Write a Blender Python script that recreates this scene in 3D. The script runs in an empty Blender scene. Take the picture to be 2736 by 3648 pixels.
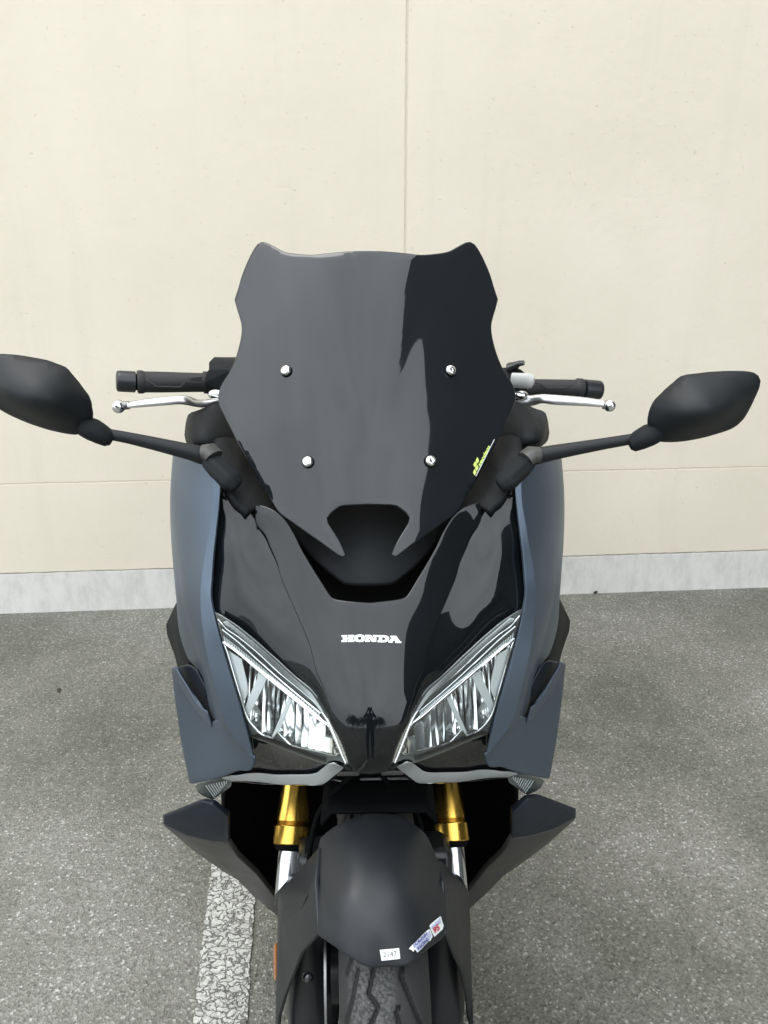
import bpy, bmesh, math, random
import numpy as np
from mathutils import Vector, Matrix, noise
from mathutils.geometry import delaunay_2d_cdt
from math import sin, cos, tan, pi, radians

# ------------------------------------------------------------------ camera, sky, sun, exposure
sc = bpy.context.scene
COL = sc.collection
FOC = 2739.0; PITCH = radians(20.5); YAW = radians(1.245); CP = Vector((0, -0.90, 1.42))
cam = bpy.data.objects.new('camera', bpy.data.cameras.new('camera')); COL.objects.link(cam)
cam.location = CP; cam.rotation_euler = (pi/2 - PITCH, 0, -YAW)
cam.data.sensor_fit = 'VERTICAL'; cam.data.sensor_height = 36; cam.data.lens = FOC/3648*36
cam.data.clip_start = 0.02; cam.data.clip_end = 600
sc.camera = cam
SUN_EL, SUN_AZ = radians(70), radians(292)      # high to the left, veiled by cloud
w = bpy.data.worlds.new('World'); sc.world = w; w.use_nodes = True
nt = w.node_tree; bg = nt.nodes['Background']
sky = nt.nodes.new('ShaderNodeTexSky'); sky.sky_type = 'NISHITA'; sky.sun_disc = False
sky.sun_elevation = SUN_EL; sky.sun_rotation = SUN_AZ; sky.dust_density = 5; sky.air_density = 1.0; sky.ozone_density = 1
hs = nt.nodes.new('ShaderNodeHueSaturation'); hs.inputs['Saturation'].default_value = 0.22
tc = nt.nodes.new('ShaderNodeTexCoord'); cn = nt.nodes.new('ShaderNodeTexNoise'); cn.inputs['Scale'].default_value = 1.7; cn.inputs['Detail'].default_value = 5
cr = nt.nodes.new('ShaderNodeMapRange'); cr.inputs['From Min'].default_value = .3; cr.inputs['From Max'].default_value = .7
cr.inputs['To Min'].default_value = .80; cr.inputs['To Max'].default_value = 1.16
mx = nt.nodes.new('ShaderNodeVectorMath'); mx.operation = 'SCALE'
nt.links.new(sky.outputs[0], hs.inputs['Color']); nt.links.new(tc.outputs['Generated'], cn.inputs['Vector'])
ov = nt.nodes.new('ShaderNodeMix'); ov.data_type = 'RGBA'; ov.inputs['Factor'].default_value = .92; ov.inputs['B'].default_value = (9.1, 9.5, 9.95, 1)   # thin even cloud over the clear sky
nt.links.new(hs.outputs[0], ov.inputs['A'])
nt.links.new(cn.outputs['Fac'], cr.inputs['Value']); nt.links.new(ov.outputs['Result'], mx.inputs[0]); nt.links.new(cr.outputs[0], mx.inputs['Scale'])
sx = nt.nodes.new('ShaderNodeSeparateXYZ'); nt.links.new(tc.outputs['Generated'], sx.inputs[0])
gz = nt.nodes.new('ShaderNodeMapRange'); gz.inputs['From Min'].default_value = 0; gz.inputs['From Max'].default_value = 1; gz.inputs['To Min'].default_value = .80; gz.inputs['To Max'].default_value = 1.22
nt.links.new(sx.outputs['Z'], gz.inputs['Value']); m2 = nt.nodes.new('ShaderNodeVectorMath'); m2.operation = 'SCALE'; nt.links.new(mx.outputs[0], m2.inputs[0]); nt.links.new(gz.outputs[0], m2.inputs['Scale'])
nt.links.new(m2.outputs[0], bg.inputs['Color']); bg.inputs['Strength'].default_value = 0.15
sd = bpy.data.lights.new('sun', 'SUN'); sd.energy = .5; sd.angle = radians(30); sd.color = (1, .97, .92)
sun = bpy.data.objects.new('sun', sd); COL.objects.link(sun)
dirv = Vector((sin(SUN_AZ)*cos(SUN_EL), cos(SUN_AZ)*cos(SUN_EL), sin(SUN_EL)))
sun.rotation_euler = dirv.to_track_quat('Z', 'Y').to_euler(); sun.location = (-4, -6, 8)
sc.view_settings.view_transform = 'Standard'; sc.view_settings.look = 'None'
sc.view_settings.gamma = 1; sc.view_settings.exposure = 0.95
try: sc.view_settings.use_curve_mapping = False
except Exception: pass

# ------------------------------------------------------------------ pixel rays -> points at a real depth
FW = Vector((sin(YAW)*cos(PITCH), cos(YAW)*cos(PITCH), -sin(PITCH)))
RT = Vector((cos(YAW), -sin(YAW), 0)); UP = RT.cross(FW)
def ray(px, py): return FW + RT*((px-1368)/FOC) - UP*((py-1824)/FOC)
def P(px, py, y):
    r = ray(px, py); return CP + r*((y-CP.y)/r.y)
def PZ(px, py, z):
    r = ray(px, py); return CP + r*((z-CP.z)/r.z)
K = 1.8433
def ca(x, y): return (500+x/K, 800+y/K)
def cb(x, y): return (1300+x/K, 800+y/K)
def cc(x, y): return (500+x/K, 1600+y/K)
def cd(x, y): return (1300+x/K, 1600+y/K)
def ce(x, y): return (500+x/K, 2400+y/K)
def cf(x, y): return (1300+x/K, 2400+y/K)
def cg(x, y): return (500+x/K, 2748+y/K)
def ch(x, y): return (1300+x/K, 2748+y/K)
def cj(x, y): return (700+x/2.765, 2100+y/2.765)
def cm(x, y): return (x/K, 1200+y/K)
def cn_(x, y): return (1800+x/1.7724, 1200+y/1.7724)
def L(f, *pts): return [f(*p) for p in pts]

# ------------------------------------------------------------------ materials
def M(name, base, rough=.5, metal=0, coat=0, bump=None, var=None, spec=.5, coat_rough=.03):
    m = bpy.data.materials.new(name); m.use_nodes = True; n = m.node_tree; b = n.nodes['Principled BSDF']
    b.inputs['Base Color'].default_value = (*base, 1); b.inputs['Roughness'].default_value = rough
    b.inputs['Metallic'].default_value = metal; b.inputs['Coat Weight'].default_value = coat; b.inputs['Coat Roughness'].default_value = coat_rough
    b.inputs['Specular IOR Level'].default_value = spec
    t = n.nodes.new('ShaderNodeTexCoord')
    if bump:
        x = n.nodes.new('ShaderNodeTexNoise'); x.inputs['Scale'].default_value = bump[0]; x.inputs['Detail'].default_value = 3
        u = n.nodes.new('ShaderNodeBump'); u.inputs['Strength'].default_value = bump[1]; u.inputs['Distance'].default_value = bump[2]
        n.links.new(t.outputs['Object'], x.inputs['Vector']); n.links.new(x.outputs['Fac'], u.inputs['Height']); n.links.new(u.outputs[0], b.inputs['Normal'])
    if var:   # (scale, amount): uneven dust and wear in the roughness and colour
        x = n.nodes.new('ShaderNodeTexNoise'); x.inputs['Scale'].default_value = var[0]; x.inputs['Detail'].default_value = 6
        r = n.nodes.new('ShaderNodeMapRange'); r.inputs['From Min'].default_value = .3; r.inputs['From Max'].default_value = .7
        r.inputs['To Min'].default_value = rough-var[1]; r.inputs['To Max'].default_value = rough+var[1]
        n.links.new(t.outputs['Object'], x.inputs['Vector']); n.links.new(x.outputs['Fac'], r.inputs['Value']); n.links.new(r.outputs[0], b.inputs['Roughness'])
        c = n.nodes.new('ShaderNodeMix'); c.data_type = 'RGBA'
        c.inputs['A'].default_value = (*[v*.88 for v in base], 1); c.inputs['B'].default_value = (*[min(1, v*1.12+.0015) for v in base], 1)
        n.links.new(x.outputs['Fac'], c.inputs['Factor']); n.links.new(c.outputs['Result'], b.inputs['Base Color'])
    return m
GLOSS = M('gloss_black', (.0045, .0058, .007), .03, var=(9, .012), spec=.50)
SCREEN = M('screen_acrylic', (.0085, .0105, .0125), .045, var=(5, .02), spec=.56)
MATTE = M('matte_black_plastic', (.011, .0125, .014), .60, spec=.13, bump=(900, .25, .0004), var=(14, .06))
GRIPM = M('grip_rubber', (.018, .019, .020), .62, bump=(500, .5, .0008))
SATIN = M('satin_black', (.013, .015, .018), .33, bump=(700, .12, .0003), var=(10, .05))
BLUE = M('matte_blue_paint', (.112, .145, .190), .40, metal=.75, bump=(1500, .1, .0002), var=(6, .04))
NAVY = M('dark_navy_plastic', (.010, .014, .022), .42, metal=.1, bump=(900, .15, .0003))
GREYP = M('grey_plastic', (.050, .050, .047), .42, var=(8, .06), bump=(600, .1, .0003))
SILV = M('silver_paint', (.50, .53, .54), .38, metal=.35, var=(10, .05))
CHROME = M('chrome', (.86, .87, .88), .06, metal=1)
ALU = M('brushed_aluminium', (.78, .79, .80), .34, metal=1, var=(30, .06))
STEEL = M('dark_steel', (.20, .20, .21), .35, metal=1, var=(30, .08))
TUBE = M('fork_chrome', (.78, .80, .83), .16, metal=1)
GOLD = M('gold_anodised', (.83, .52, .10), .24, metal=1, var=(20, .05))
VOID = M('deep_black', (.003, .0035, .004), .8, spec=.08)
WHITE = M('white_print', (.82, .86, .85), .4)
GREYTXT = M('grey_print', (.16, .17, .17), .5)
LIME = M('lime_print', (.66, .82, .20), .4)
LILAC = M('lilac_print', (.50, .54, .72), .35)
INDIGO = M('indigo_print', (.07, .08, .26), .4)
REDP = M('red_print', (.52, .05, .09), .4)
GREYW = M('pale_grey_plastic', (.50, .51, .50), .4)
AMBER = M('amber_reflector', (.38, .12, .015), .2, spec=.7)
REFL = M('reflector_chrome', (.95, .96, .96), .16, metal=1)
DIFFW = M('frosted_diffuser', (.66, .68, .68), .25, spec=.8)
LED = M('led_housing', (.16, .17, .17), .2, metal=.5)
def lens_mat(name, tint, ior, rough):
    m = bpy.data.materials.new(name); m.use_nodes = True; n = m.node_tree; n.nodes.clear()
    o = n.nodes.new('ShaderNodeOutputMaterial'); t = n.nodes.new('ShaderNodeBsdfTransparent'); g = n.nodes.new('ShaderNodeBsdfGlossy')
    t.inputs[0].default_value = (*tint, 1); g.inputs['Roughness'].default_value = rough
    f = n.nodes.new('ShaderNodeFresnel'); f.inputs['IOR'].default_value = ior; x = n.nodes.new('ShaderNodeMixShader')
    ge = n.nodes.new('ShaderNodeNewGeometry'); iv = n.nodes.new('ShaderNodeMath'); iv.operation = 'SUBTRACT'; iv.inputs[0].default_value = 1; n.links.new(ge.outputs['Backfacing'], iv.inputs[1])
    ml = n.nodes.new('ShaderNodeMath'); ml.operation = 'MULTIPLY'; n.links.new(f.outputs[0], ml.inputs[0]); n.links.new(iv.outputs[0], ml.inputs[1])
    n.links.new(ml.outputs[0], x.inputs[0]); n.links.new(t.outputs[0], x.inputs[1]); n.links.new(g.outputs[0], x.inputs[2]); n.links.new(x.outputs[0], o.inputs[0])
    return m
LENS = lens_mat('clear_lens', (.95, .97, .97), 1.45, .01)

def asphalt():
    m = bpy.data.materials.new('asphalt'); m.use_nodes = True; n = m.node_tree; b = n.nodes['Principled BSDF']
    t = n.nodes.new('ShaderNodeTexCoord')
    def noise_(s, d=4, r=.6):
        x = n.nodes.new('ShaderNodeTexNoise'); x.inputs['Scale'].default_value = s; x.inputs['Detail'].default_value = d; x.inputs['Roughness'].default_value = r
        n.links.new(t.outputs['Object'], x.inputs['Vector']); return x
    def vor(s, f='F1'):
        x = n.nodes.new('ShaderNodeTexVoronoi'); x.inputs['Scale'].default_value = s; x.feature = f
        n.links.new(t.outputs['Object'], x.inputs['Vector']); return x
    def ramp(src, stops):
        r = n.nodes.new('ShaderNodeValToRGB'); e = r.color_ramp.elements
        while len(e) < len(stops): e.new(.5)
        for q, (p, c) in zip(e, stops): q.position = p; q.color = (*c, 1)
        n.links.new(src, r.inputs[0]); return r.outputs[0]
    def mixc(f, a, c, mode='MIX'):
        x = n.nodes.new('ShaderNodeMix'); x.data_type = 'RGBA'; x.blend_type = mode
        if isinstance(f, float): x.inputs['Factor'].default_value = f
        else: n.links.new(f, x.inputs['Factor'])
        n.links.new(a, x.inputs['A']); n.links.new(c, x.inputs['B']); return x.outputs['Result']
    fine = ramp(noise_(165, 5, .8).outputs['Fac'], [(.30, (.068, .067, .058)), (.45, (.148, .145, .128)), (.60, (.24, .236, .212)), (.74, (.36, .355, .325))])
    v = vor(215); sep = n.nodes.new('ShaderNodeSeparateColor'); n.links.new(v.outputs['Color'], sep.inputs[0])
    stones = ramp(sep.outputs[0], [(0, (.065, .064, .056)), (.3, (.14, .137, .119)), (.80, (.215, .21, .19)), (.95, (.32, .315, .29)), (.985, (.55, .55, .53))])
    c1 = mixc(.55, fine, stones)
    big = ramp(noise_(1.4, 6, .65).outputs['Fac'], [(.34, (.60, .63, .54)), (.5, (.94, .95, .91)), (.62, (1.20, 1.21, 1.20))])
    c2 = mixc(1.0, c1, big, 'MULTIPLY')
    pit = ramp(noise_(75, 4, .65).outputs['Fac'], [(.30, (.42, .42, .38)), (.42, (1, 1, 1))])
    c3 = mixc(.8, c2, pit, 'MULTIPLY')
    n.links.new(c3, b.inputs['Base Color']); b.inputs['Roughness'].default_value = .85
    u = n.nodes.new('ShaderNodeBump'); u.inputs['Strength'].default_value = .6; u.inputs['Distance'].default_value = .004
    n.links.new(v.outputs['Distance'], u.inputs['Height']); n.links.new(u.outputs[0], b.inputs['Normal'])
    return m
def paintline():
    m = bpy.data.materials.new('worn_line_paint'); m.use_nodes = True; n = m.node_tree; b = n.nodes['Principled BSDF']
    t = n.nodes.new('ShaderNodeTexCoord')
    nz = n.nodes.new('ShaderNodeTexNoise'); nz.inputs['Scale'].default_value = 48; nz.inputs['Detail'].default_value = 7
    va = n.nodes.new('ShaderNodeVectorMath'); va.operation = 'SCALE'; va.inputs['Scale'].default_value = .042
    ad = n.nodes.new('ShaderNodeVectorMath'); ad.operation = 'ADD'
    mp = n.nodes.new('ShaderNodeMapping'); mp.inputs['Scale'].default_value = (.75, 1.25, 1)
    n.links.new(t.outputs['Object'], nz.inputs['Vector']); n.links.new(nz.outputs['Color'], va.inputs[0])
    n.links.new(t.outputs['Object'], ad.inputs[0]); n.links.new(va.outputs[0], ad.inputs[1]); n.links.new(ad.outputs[0], mp.inputs['Vector'])
    def cracks(s, a, c):
        v = n.nodes.new('ShaderNodeTexVoronoi'); v.feature = 'DISTANCE_TO_EDGE'; v.inputs['Scale'].default_value = s
        n.links.new(mp.outputs[0], v.inputs['Vector'])
        r = n.nodes.new('ShaderNodeMapRange'); r.inputs['From Min'].default_value = a; r.inputs['From Max'].default_value = c; n.links.new(v.outputs['Distance'], r.inputs['Value']); return r.outputs[0]
    k1 = cracks(62, .0, .11); k2 = cracks(150, .0, .12)
    mu = n.nodes.new('ShaderNodeMath'); mu.operation = 'MULTIPLY'; n.links.new(k1, mu.inputs[0])
    k2b = n.nodes.new('ShaderNodeMapRange'); k2b.inputs['To Min'].default_value = .72; n.links.new(k2, k2b.inputs['Value']); n.links.new(k2b.outputs[0], mu.inputs[1])
    nz2 = n.nodes.new('ShaderNodeTexNoise'); nz2.inputs['Scale'].default_value = 14; nz2.inputs['Detail'].default_value = 5; n.links.new(t.outputs['Object'], nz2.inputs['Vector'])
    cp = n.nodes.new('ShaderNodeMix'); cp.data_type = 'RGBA'; cp.inputs['A'].default_value = (.50, .50, .47, 1); cp.inputs['B'].default_value = (.70, .70, .66, 1); n.links.new(nz2.outputs['Fac'], cp.inputs['Factor'])
    c = n.nodes.new('ShaderNodeMix'); c.data_type = 'RGBA'; c.inputs['A'].default_value = (.085, .085, .078, 1); n.links.new(cp.outputs['Result'], c.inputs['B']); n.links.new(mu.outputs[0], c.inputs['Factor'])
    n.links.new(c.outputs['Result'], b.inputs['Base Color']); b.inputs['Roughness'].default_value = .8
    u = n.nodes.new('ShaderNodeBump'); u.inputs['Strength'].default_value = .8; u.inputs['Distance'].default_value = .004
    n.links.new(mu.outputs[0], u.inputs['Height']); n.links.new(u.outputs[0], b.inputs['Normal'])
    return m
def render_mat():
    m = bpy.data.materials.new('cream_render'); m.use_nodes = True; n = m.node_tree; b = n.nodes['Principled BSDF']
    t = n.nodes.new('ShaderNodeTexCoord')
    mp = n.nodes.new('ShaderNodeMapping'); mp.inputs['Scale'].default_value = (1, 1, 1.1); n.links.new(t.outputs['Object'], mp.inputs['Vector'])
    def nz(s, d, r, src=None):
        x = n.nodes.new('ShaderNodeTexNoise'); x.inputs['Scale'].default_value = s; x.inputs['Detail'].default_value = d; x.inputs['Roughness'].default_value = r
        n.links.new(src or mp.outputs[0], x.inputs['Vector']); return x.outputs['Fac']
    def mr(src, a, c, lo=0., hi=1.):
        r = n.nodes.new('ShaderNodeMapRange'); r.inputs['From Min'].default_value = a; r.inputs['From Max'].default_value = c
        r.inputs['To Min'].default_value = lo; r.inputs['To Max'].default_value = hi; n.links.new(src, r.inputs['Value']); return r.outputs[0]
    pits = mr(nz(66, 3, .55), .63, .75)                 # sparse small pits and tool marks
    clus = mr(nz(9, 3, .6), .42, .58)
    pm = n.nodes.new('ShaderNodeMath'); pm.operation = 'MULTIPLY'; n.links.new(pits, pm.inputs[0]); n.links.new(clus, pm.inputs[1])
    soft = nz(30, 3, .5)
    h = n.nodes.new('ShaderNodeMath'); h.operation = 'MULTIPLY_ADD'; h.inputs[1].default_value = -2.0
    n.links.new(pm.outputs[0], h.inputs[0]); n.links.new(soft, h.inputs[2])
    u = n.nodes.new('ShaderNodeBump'); u.inputs['Strength'].default_value = .30; u.inputs['Distance'].default_value = .004
    n.links.new(h.outputs[0], u.inputs['Height']); n.links.new(u.outputs[0], b.inputs['Normal'])
    cl = n.nodes.new('ShaderNodeMix'); cl.data_type = 'RGBA'; cl.inputs['A'].default_value = (.76, .700, .575, 1); cl.inputs['B'].default_value = (.835, .770, .645, 1)
    n.links.new(mr(nz(1.3, 4, .6, t.outputs['Object']), .3, .7), cl.inputs['Factor'])
    c2 = n.nodes.new('ShaderNodeMix'); c2.data_type = 'RGBA'; c2.inputs['B'].default_value = (.42, .40, .33, 1)
    n.links.new(cl.outputs['Result'], c2.inputs['A']); n.links.new(mr(pm.outputs[0], 0, 1, 0, .30), c2.inputs['Factor'])
    # dark hairline grime in thin vertical streaks
    mp2 = n.nodes.new('ShaderNodeMapping'); mp2.inputs['Scale'].default_value = (7, 7, .5); n.links.new(t.outputs['Object'], mp2.inputs['Vector'])
    st = mr(nz(1, 5, .65, mp2.outputs[0]), .56, .76, 0, .10)
    c3 = n.nodes.new('ShaderNodeMix'); c3.data_type = 'RGBA'; c3.inputs['B'].default_value = (.45, .42, .33, 1); n.links.new(c2.outputs['Result'], c3.inputs['A']); n.links.new(st, c3.inputs['Factor'])
    n.links.new(c3.outputs['Result'], b.inputs['Base Color']); b.inputs['Roughness'].default_value = .9; b.inputs['Specular IOR Level'].default_value = .2
    return m
def concrete():
    m = bpy.data.materials.new('stained_concrete'); m.use_nodes = True; n = m.node_tree; b = n.nodes['Principled BSDF']
    t = n.nodes.new('ShaderNodeTexCoord'); mp = n.nodes.new('ShaderNodeMapping'); mp.inputs['Scale'].default_value = (1, 1, .45); n.links.new(t.outputs['Object'], mp.inputs['Vector'])
    x = n.nodes.new('ShaderNodeTexNoise'); x.inputs['Scale'].default_value = 14; x.inputs['Detail'].default_value = 10; x.inputs['Roughness'].default_value = .75; n.links.new(mp.outputs[0], x.inputs['Vector'])
    r = n.nodes.new('ShaderNodeValToRGB'); e = r.color_ramp.elements; e.new(.5); e.new(.62)
    for q, (p, c) in zip(e, [(.30, .56), (.44, .66), (.54, .73), (.68, .77)]): q.position = p; q.color = (c, c*.985, c*.93, 1)
    n.links.new(x.outputs['Fac'], r.inputs[0]); n.links.new(r.outputs[0], b.inputs['Base Color']); b.inputs['Roughness'].default_value = .85
    u = n.nodes.new('ShaderNodeBump'); u.inputs['Strength'].default_value = .4; u.inputs['Distance'].default_value = .006; n.links.new(x.outputs['Fac'], u.inputs['Height']); n.links.new(u.outputs[0], b.inputs['Normal'])
    return m
def tyre_mat():
    m = bpy.data.materials.new('dusty_tyre_rubber'); m.use_nodes = True; n = m.node_tree; b = n.nodes['Principled BSDF']
    t = n.nodes.new('ShaderNodeTexCoord'); s = n.nodes.new('ShaderNodeSeparateXYZ'); n.links.new(t.outputs['Object'], s.inputs[0])
    ab = n.nodes.new('ShaderNodeMath'); ab.operation = 'ABSOLUTE'; n.links.new(s.outputs['X'], ab.inputs[0])
    x = n.nodes.new('ShaderNodeTexNoise'); x.inputs['Scale'].default_value = 260; x.inputs['Detail'].default_value = 6; n.links.new(t.outputs['Object'], x.inputs['Vector'])
    ed = n.nodes.new('ShaderNodeMapRange'); ed.inputs['From Min'].default_value = .034; ed.inputs['From Max'].default_value = .022; n.links.new(ab.outputs[0], ed.inputs['Value'])
    dn = n.nodes.new('ShaderNodeMapRange'); dn.inputs['From Min'].default_value = .40; dn.inputs['From Max'].default_value = .62; n.links.new(x.outputs['Fac'], dn.inputs['Value'])
    mu = n.nodes.new('ShaderNodeMath'); mu.operation = 'MULTIPLY'; n.links.new(ed.outputs[0], mu.inputs[0]); n.links.new(dn.outputs[0], mu.inputs[1])
    c = n.nodes.new('ShaderNodeMix'); c.data_type = 'RGBA'; c.inputs['A'].default_value = (.022, .023, .024, 1); c.inputs['B'].default_value = (.085, .085, .082, 1)
    at = n.nodes.new('ShaderNodeAttribute'); at.attribute_name = 'groove'; gm = n.nodes.new('ShaderNodeMapRange'); gm.inputs['From Min'].default_value = .0022; gm.inputs['From Max'].default_value = .0032; n.links.new(at.outputs['Fac'], gm.inputs['Value'])
    n.links.new(mu.outputs[0], c.inputs['Factor']); cg2 = n.nodes.new('ShaderNodeMix'); cg2.data_type = 'RGBA'; cg2.inputs['A'].default_value = (.006, .006, .006, 1)      # grooves dust-free and painted near black as shade, dust on the blocks
    n.links.new(gm.outputs[0], cg2.inputs['Factor']); n.links.new(c.outputs['Result'], cg2.inputs['B']); n.links.new(cg2.outputs['Result'], b.inputs['Base Color']); b.inputs['Roughness'].default_value = .7
    u = n.nodes.new('ShaderNodeBump'); u.inputs['Strength'].default_value = .5; u.inputs['Distance'].default_value = .0015; n.links.new(x.outputs['Fac'], u.inputs['Height']); n.links.new(u.outputs[0], b.inputs['Normal'])
    return m
ASPH, LINE, REND, CONC, TYRE = asphalt(), paintline(), render_mat(), concrete(), tyre_mat()

# ------------------------------------------------------------------ object helpers
def tag(o, label=None, cat=None, group=None, kind=None):
    if label: o['label'] = label
    if cat: o['category'] = cat
    if group: o['group'] = group
    if kind: o['kind'] = kind
    return o
def empty(name, loc=(0, 0, 0), rz=0):
    o = bpy.data.objects.new(name, None); COL.objects.link(o); o.location = loc; o.rotation_euler = (0, 0, rz); o.empty_display_size = .1; return o
def link(name, bm, mat, parent=None, sharp=35, label=None):
    me = bpy.data.meshes.new(name)
    bmesh.ops.recalc_face_normals(bm, faces=bm.faces) if sharp is not None and getattr(bm, '_rec', False) else None
    a = radians(sharp or 35)
    for f in bm.faces: f.smooth = True
    for e in bm.edges:
        if len(e.link_faces) == 2 and e.calc_face_angle(0) > a: e.smooth = False
    bm.to_mesh(me); bm.free(); me.materials.append(mat) if not isinstance(mat, list) else [me.materials.append(q) for q in mat]
    o = bpy.data.objects.new(name, me); COL.objects.link(o)
    if parent: o.parent = parent; o.matrix_parent_inverse = Matrix.Translation(-parent.location) if not parent.parent and parent.type == 'EMPTY' and parent.rotation_euler.z == 0 else Matrix.Identity(4)
    if label: o['label'] = label
    return o
def mirror_obj(o, parent=None):
    me = o.data.copy(); bm = bmesh.new(); bm.from_mesh(me)
    for v in bm.verts: v.co.x = -v.co.x
    bmesh.ops.reverse_faces(bm, faces=bm.faces); bm.to_mesh(me); bm.free()
    c = bpy.data.objects.new(o.name.split('.')[0], me); COL.objects.link(c)
    c.parent = parent if parent is not None else o.parent; c.matrix_parent_inverse = o.matrix_parent_inverse.copy()
    for md in o.modifiers:
        q = c.modifiers.new(md.name, md.type)
        for a in ('width', 'segments', 'limit_method', 'angle_limit', 'thickness', 'offset', 'levels', 'render_levels'):
            if hasattr(md, a): setattr(q, a, getattr(md, a))
    return c
def bev(o, wd=.003, seg=3, ang=28):
    b = o.modifiers.new('bevel', 'BEVEL'); b.width = wd; b.segments = seg; b.limit_method = 'ANGLE'; b.angle_limit = radians(ang); return o

class Surf:
    """smooth sheet depth = F(x, v) through a few measured points (thin plate spline); tilt leans the fitting frame"""
    def __init__(s, ctrl, sym=True, lam=1e-5, tilt=0):
        t = radians(tilt); s.V = Vector((0, sin(t), cos(t))); s.D = Vector((0, cos(t), -sin(t)))
        pts = [P(a, b, c) for a, b, c in ctrl]
        q = [(p.x, p.dot(s.V), p.dot(s.D)) for p in pts]
        if sym: q = [(0 if abs(x) < .012 else x, z, y) for x, z, y in q]; q += [(-x, z, y) for x, z, y in q if x != 0]
        q = np.array(q); s.p = q[:, :2]; n = len(q)
        d = np.linalg.norm(s.p[:, None]-s.p[None], axis=2); Kk = s.k(d)+lam*np.eye(n)
        Pm = np.hstack([np.ones((n, 1)), s.p]); A = np.block([[Kk, Pm], [Pm.T, np.zeros((3, 3))]])
        s.c = np.linalg.lstsq(A, np.concatenate([q[:, 2], np.zeros(3)]), rcond=None)[0]
    def k(s, d): return np.where(d > 1e-9, d*d*np.log(np.maximum(d, 1e-9)), 0)
    def F(s, x, z):
        d = np.hypot(s.p[:, 0]-x, s.p[:, 1]-z); return float(s.k(d)@s.c[:-3]+s.c[-3]+s.c[-2]*x+s.c[-1]*z)
    def uv(s, p): return (p.x, p.dot(s.V))
    def pt(s, x, z): return Vector((x, 0, 0))+s.V*z+s.D*s.F(x, z)
    def n(s, x, z, h=.004):
        fx = (s.F(x+h, z)-s.F(x-h, z))/(2*h); fz = (s.F(x, z+h)-s.F(x, z-h))/(2*h); return (Vector((fx, 0, 0))+s.V*fz-s.D).normalized()
    def hit(s, px, py, off=0):
        r = ray(px, py); r = r/r.y; prev = None
        def gap(y): p = CP+r*(y-CP.y); u = s.uv(p); return p.dot(s.D)-s.F(*u)
        for i in range(61):
            y = -.45+i*.025; g = gap(y)
            if prev is not None and prev[1] < 0 <= g:
                a, b = prev[0], y
                for _ in range(22):
                    m_ = (a+b)/2
                    if gap(m_) < 0: a = m_
                    else: b = m_
                p = CP+r*(m_-CP.y); return p+s.n(*s.uv(p))*off if off else p
            prev = (y, g)
        p = CP+r*(.1-CP.y); return s.pt(*s.uv(p))
class Shift(Surf):
    def __init__(s, base, dy): s.b = base; s.dy = dy; s.V = base.V; s.D = base.D
    def F(s, x, z): return s.b.F(x, z)+s.dy
class Flat(Surf):
    def __init__(s, y): s.y = y; s.V = Vector((0, 0, 1)); s.D = Vector((0, 1, 0))
    def F(s, x, z): return s.y

def resample(pts, closed, step, corner=38):
    n = len(pts); out = []
    def g(i): return pts[i % n] if closed else pts[max(0, min(n-1, i))]
    sharp = []
    for i in range(n):
        if not closed and i in (0, n-1): sharp.append(True); continue
        a = (g(i)-g(i-1)); b = (g(i+1)-g(i)); sharp.append(a.length > 1e-7 and b.length > 1e-7 and a.angle(b) > radians(corner))
    for i in range(n if closed else n-1):
        p1, p2 = g(i), g(i+1); p0 = g(i-1) if not sharp[i] else p1-(p2-p1); p3 = g(i+2) if not sharp[(i+1) % n] else p2+(p2-p1)
        ln = (p2-p1).length
        if p0 != p1 and (p1-p0).length > 1e-9: t1 = (p2-p0)*(ln/max(1e-6, (p2-p0).length))
        else: t1 = p2-p1
        t2 = (p3-p1)*(ln/max(1e-6, (p3-p1).length))
        m = max(1, int(round(ln/step)))
        for k in range(m):
            t = k/m; out.append(p1*(2*t**3-3*t*t+1)+t1*(t**3-2*t*t+t)+p2*(-2*t**3+3*t*t)+t2*(t**3-t*t))
    if not closed: out.append(pts[-1])
    return out
def inpoly(x, y, poly):
    c = False; j = len(poly)-1
    for i in range(len(poly)):
        xi, yi = poly[i]; xj, yj = poly[j]
        if (yi > y) != (yj > y) and x < (xj-xi)*(y-yi)/(yj-yi)+xi: c = not c
        j = i
    return c
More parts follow.
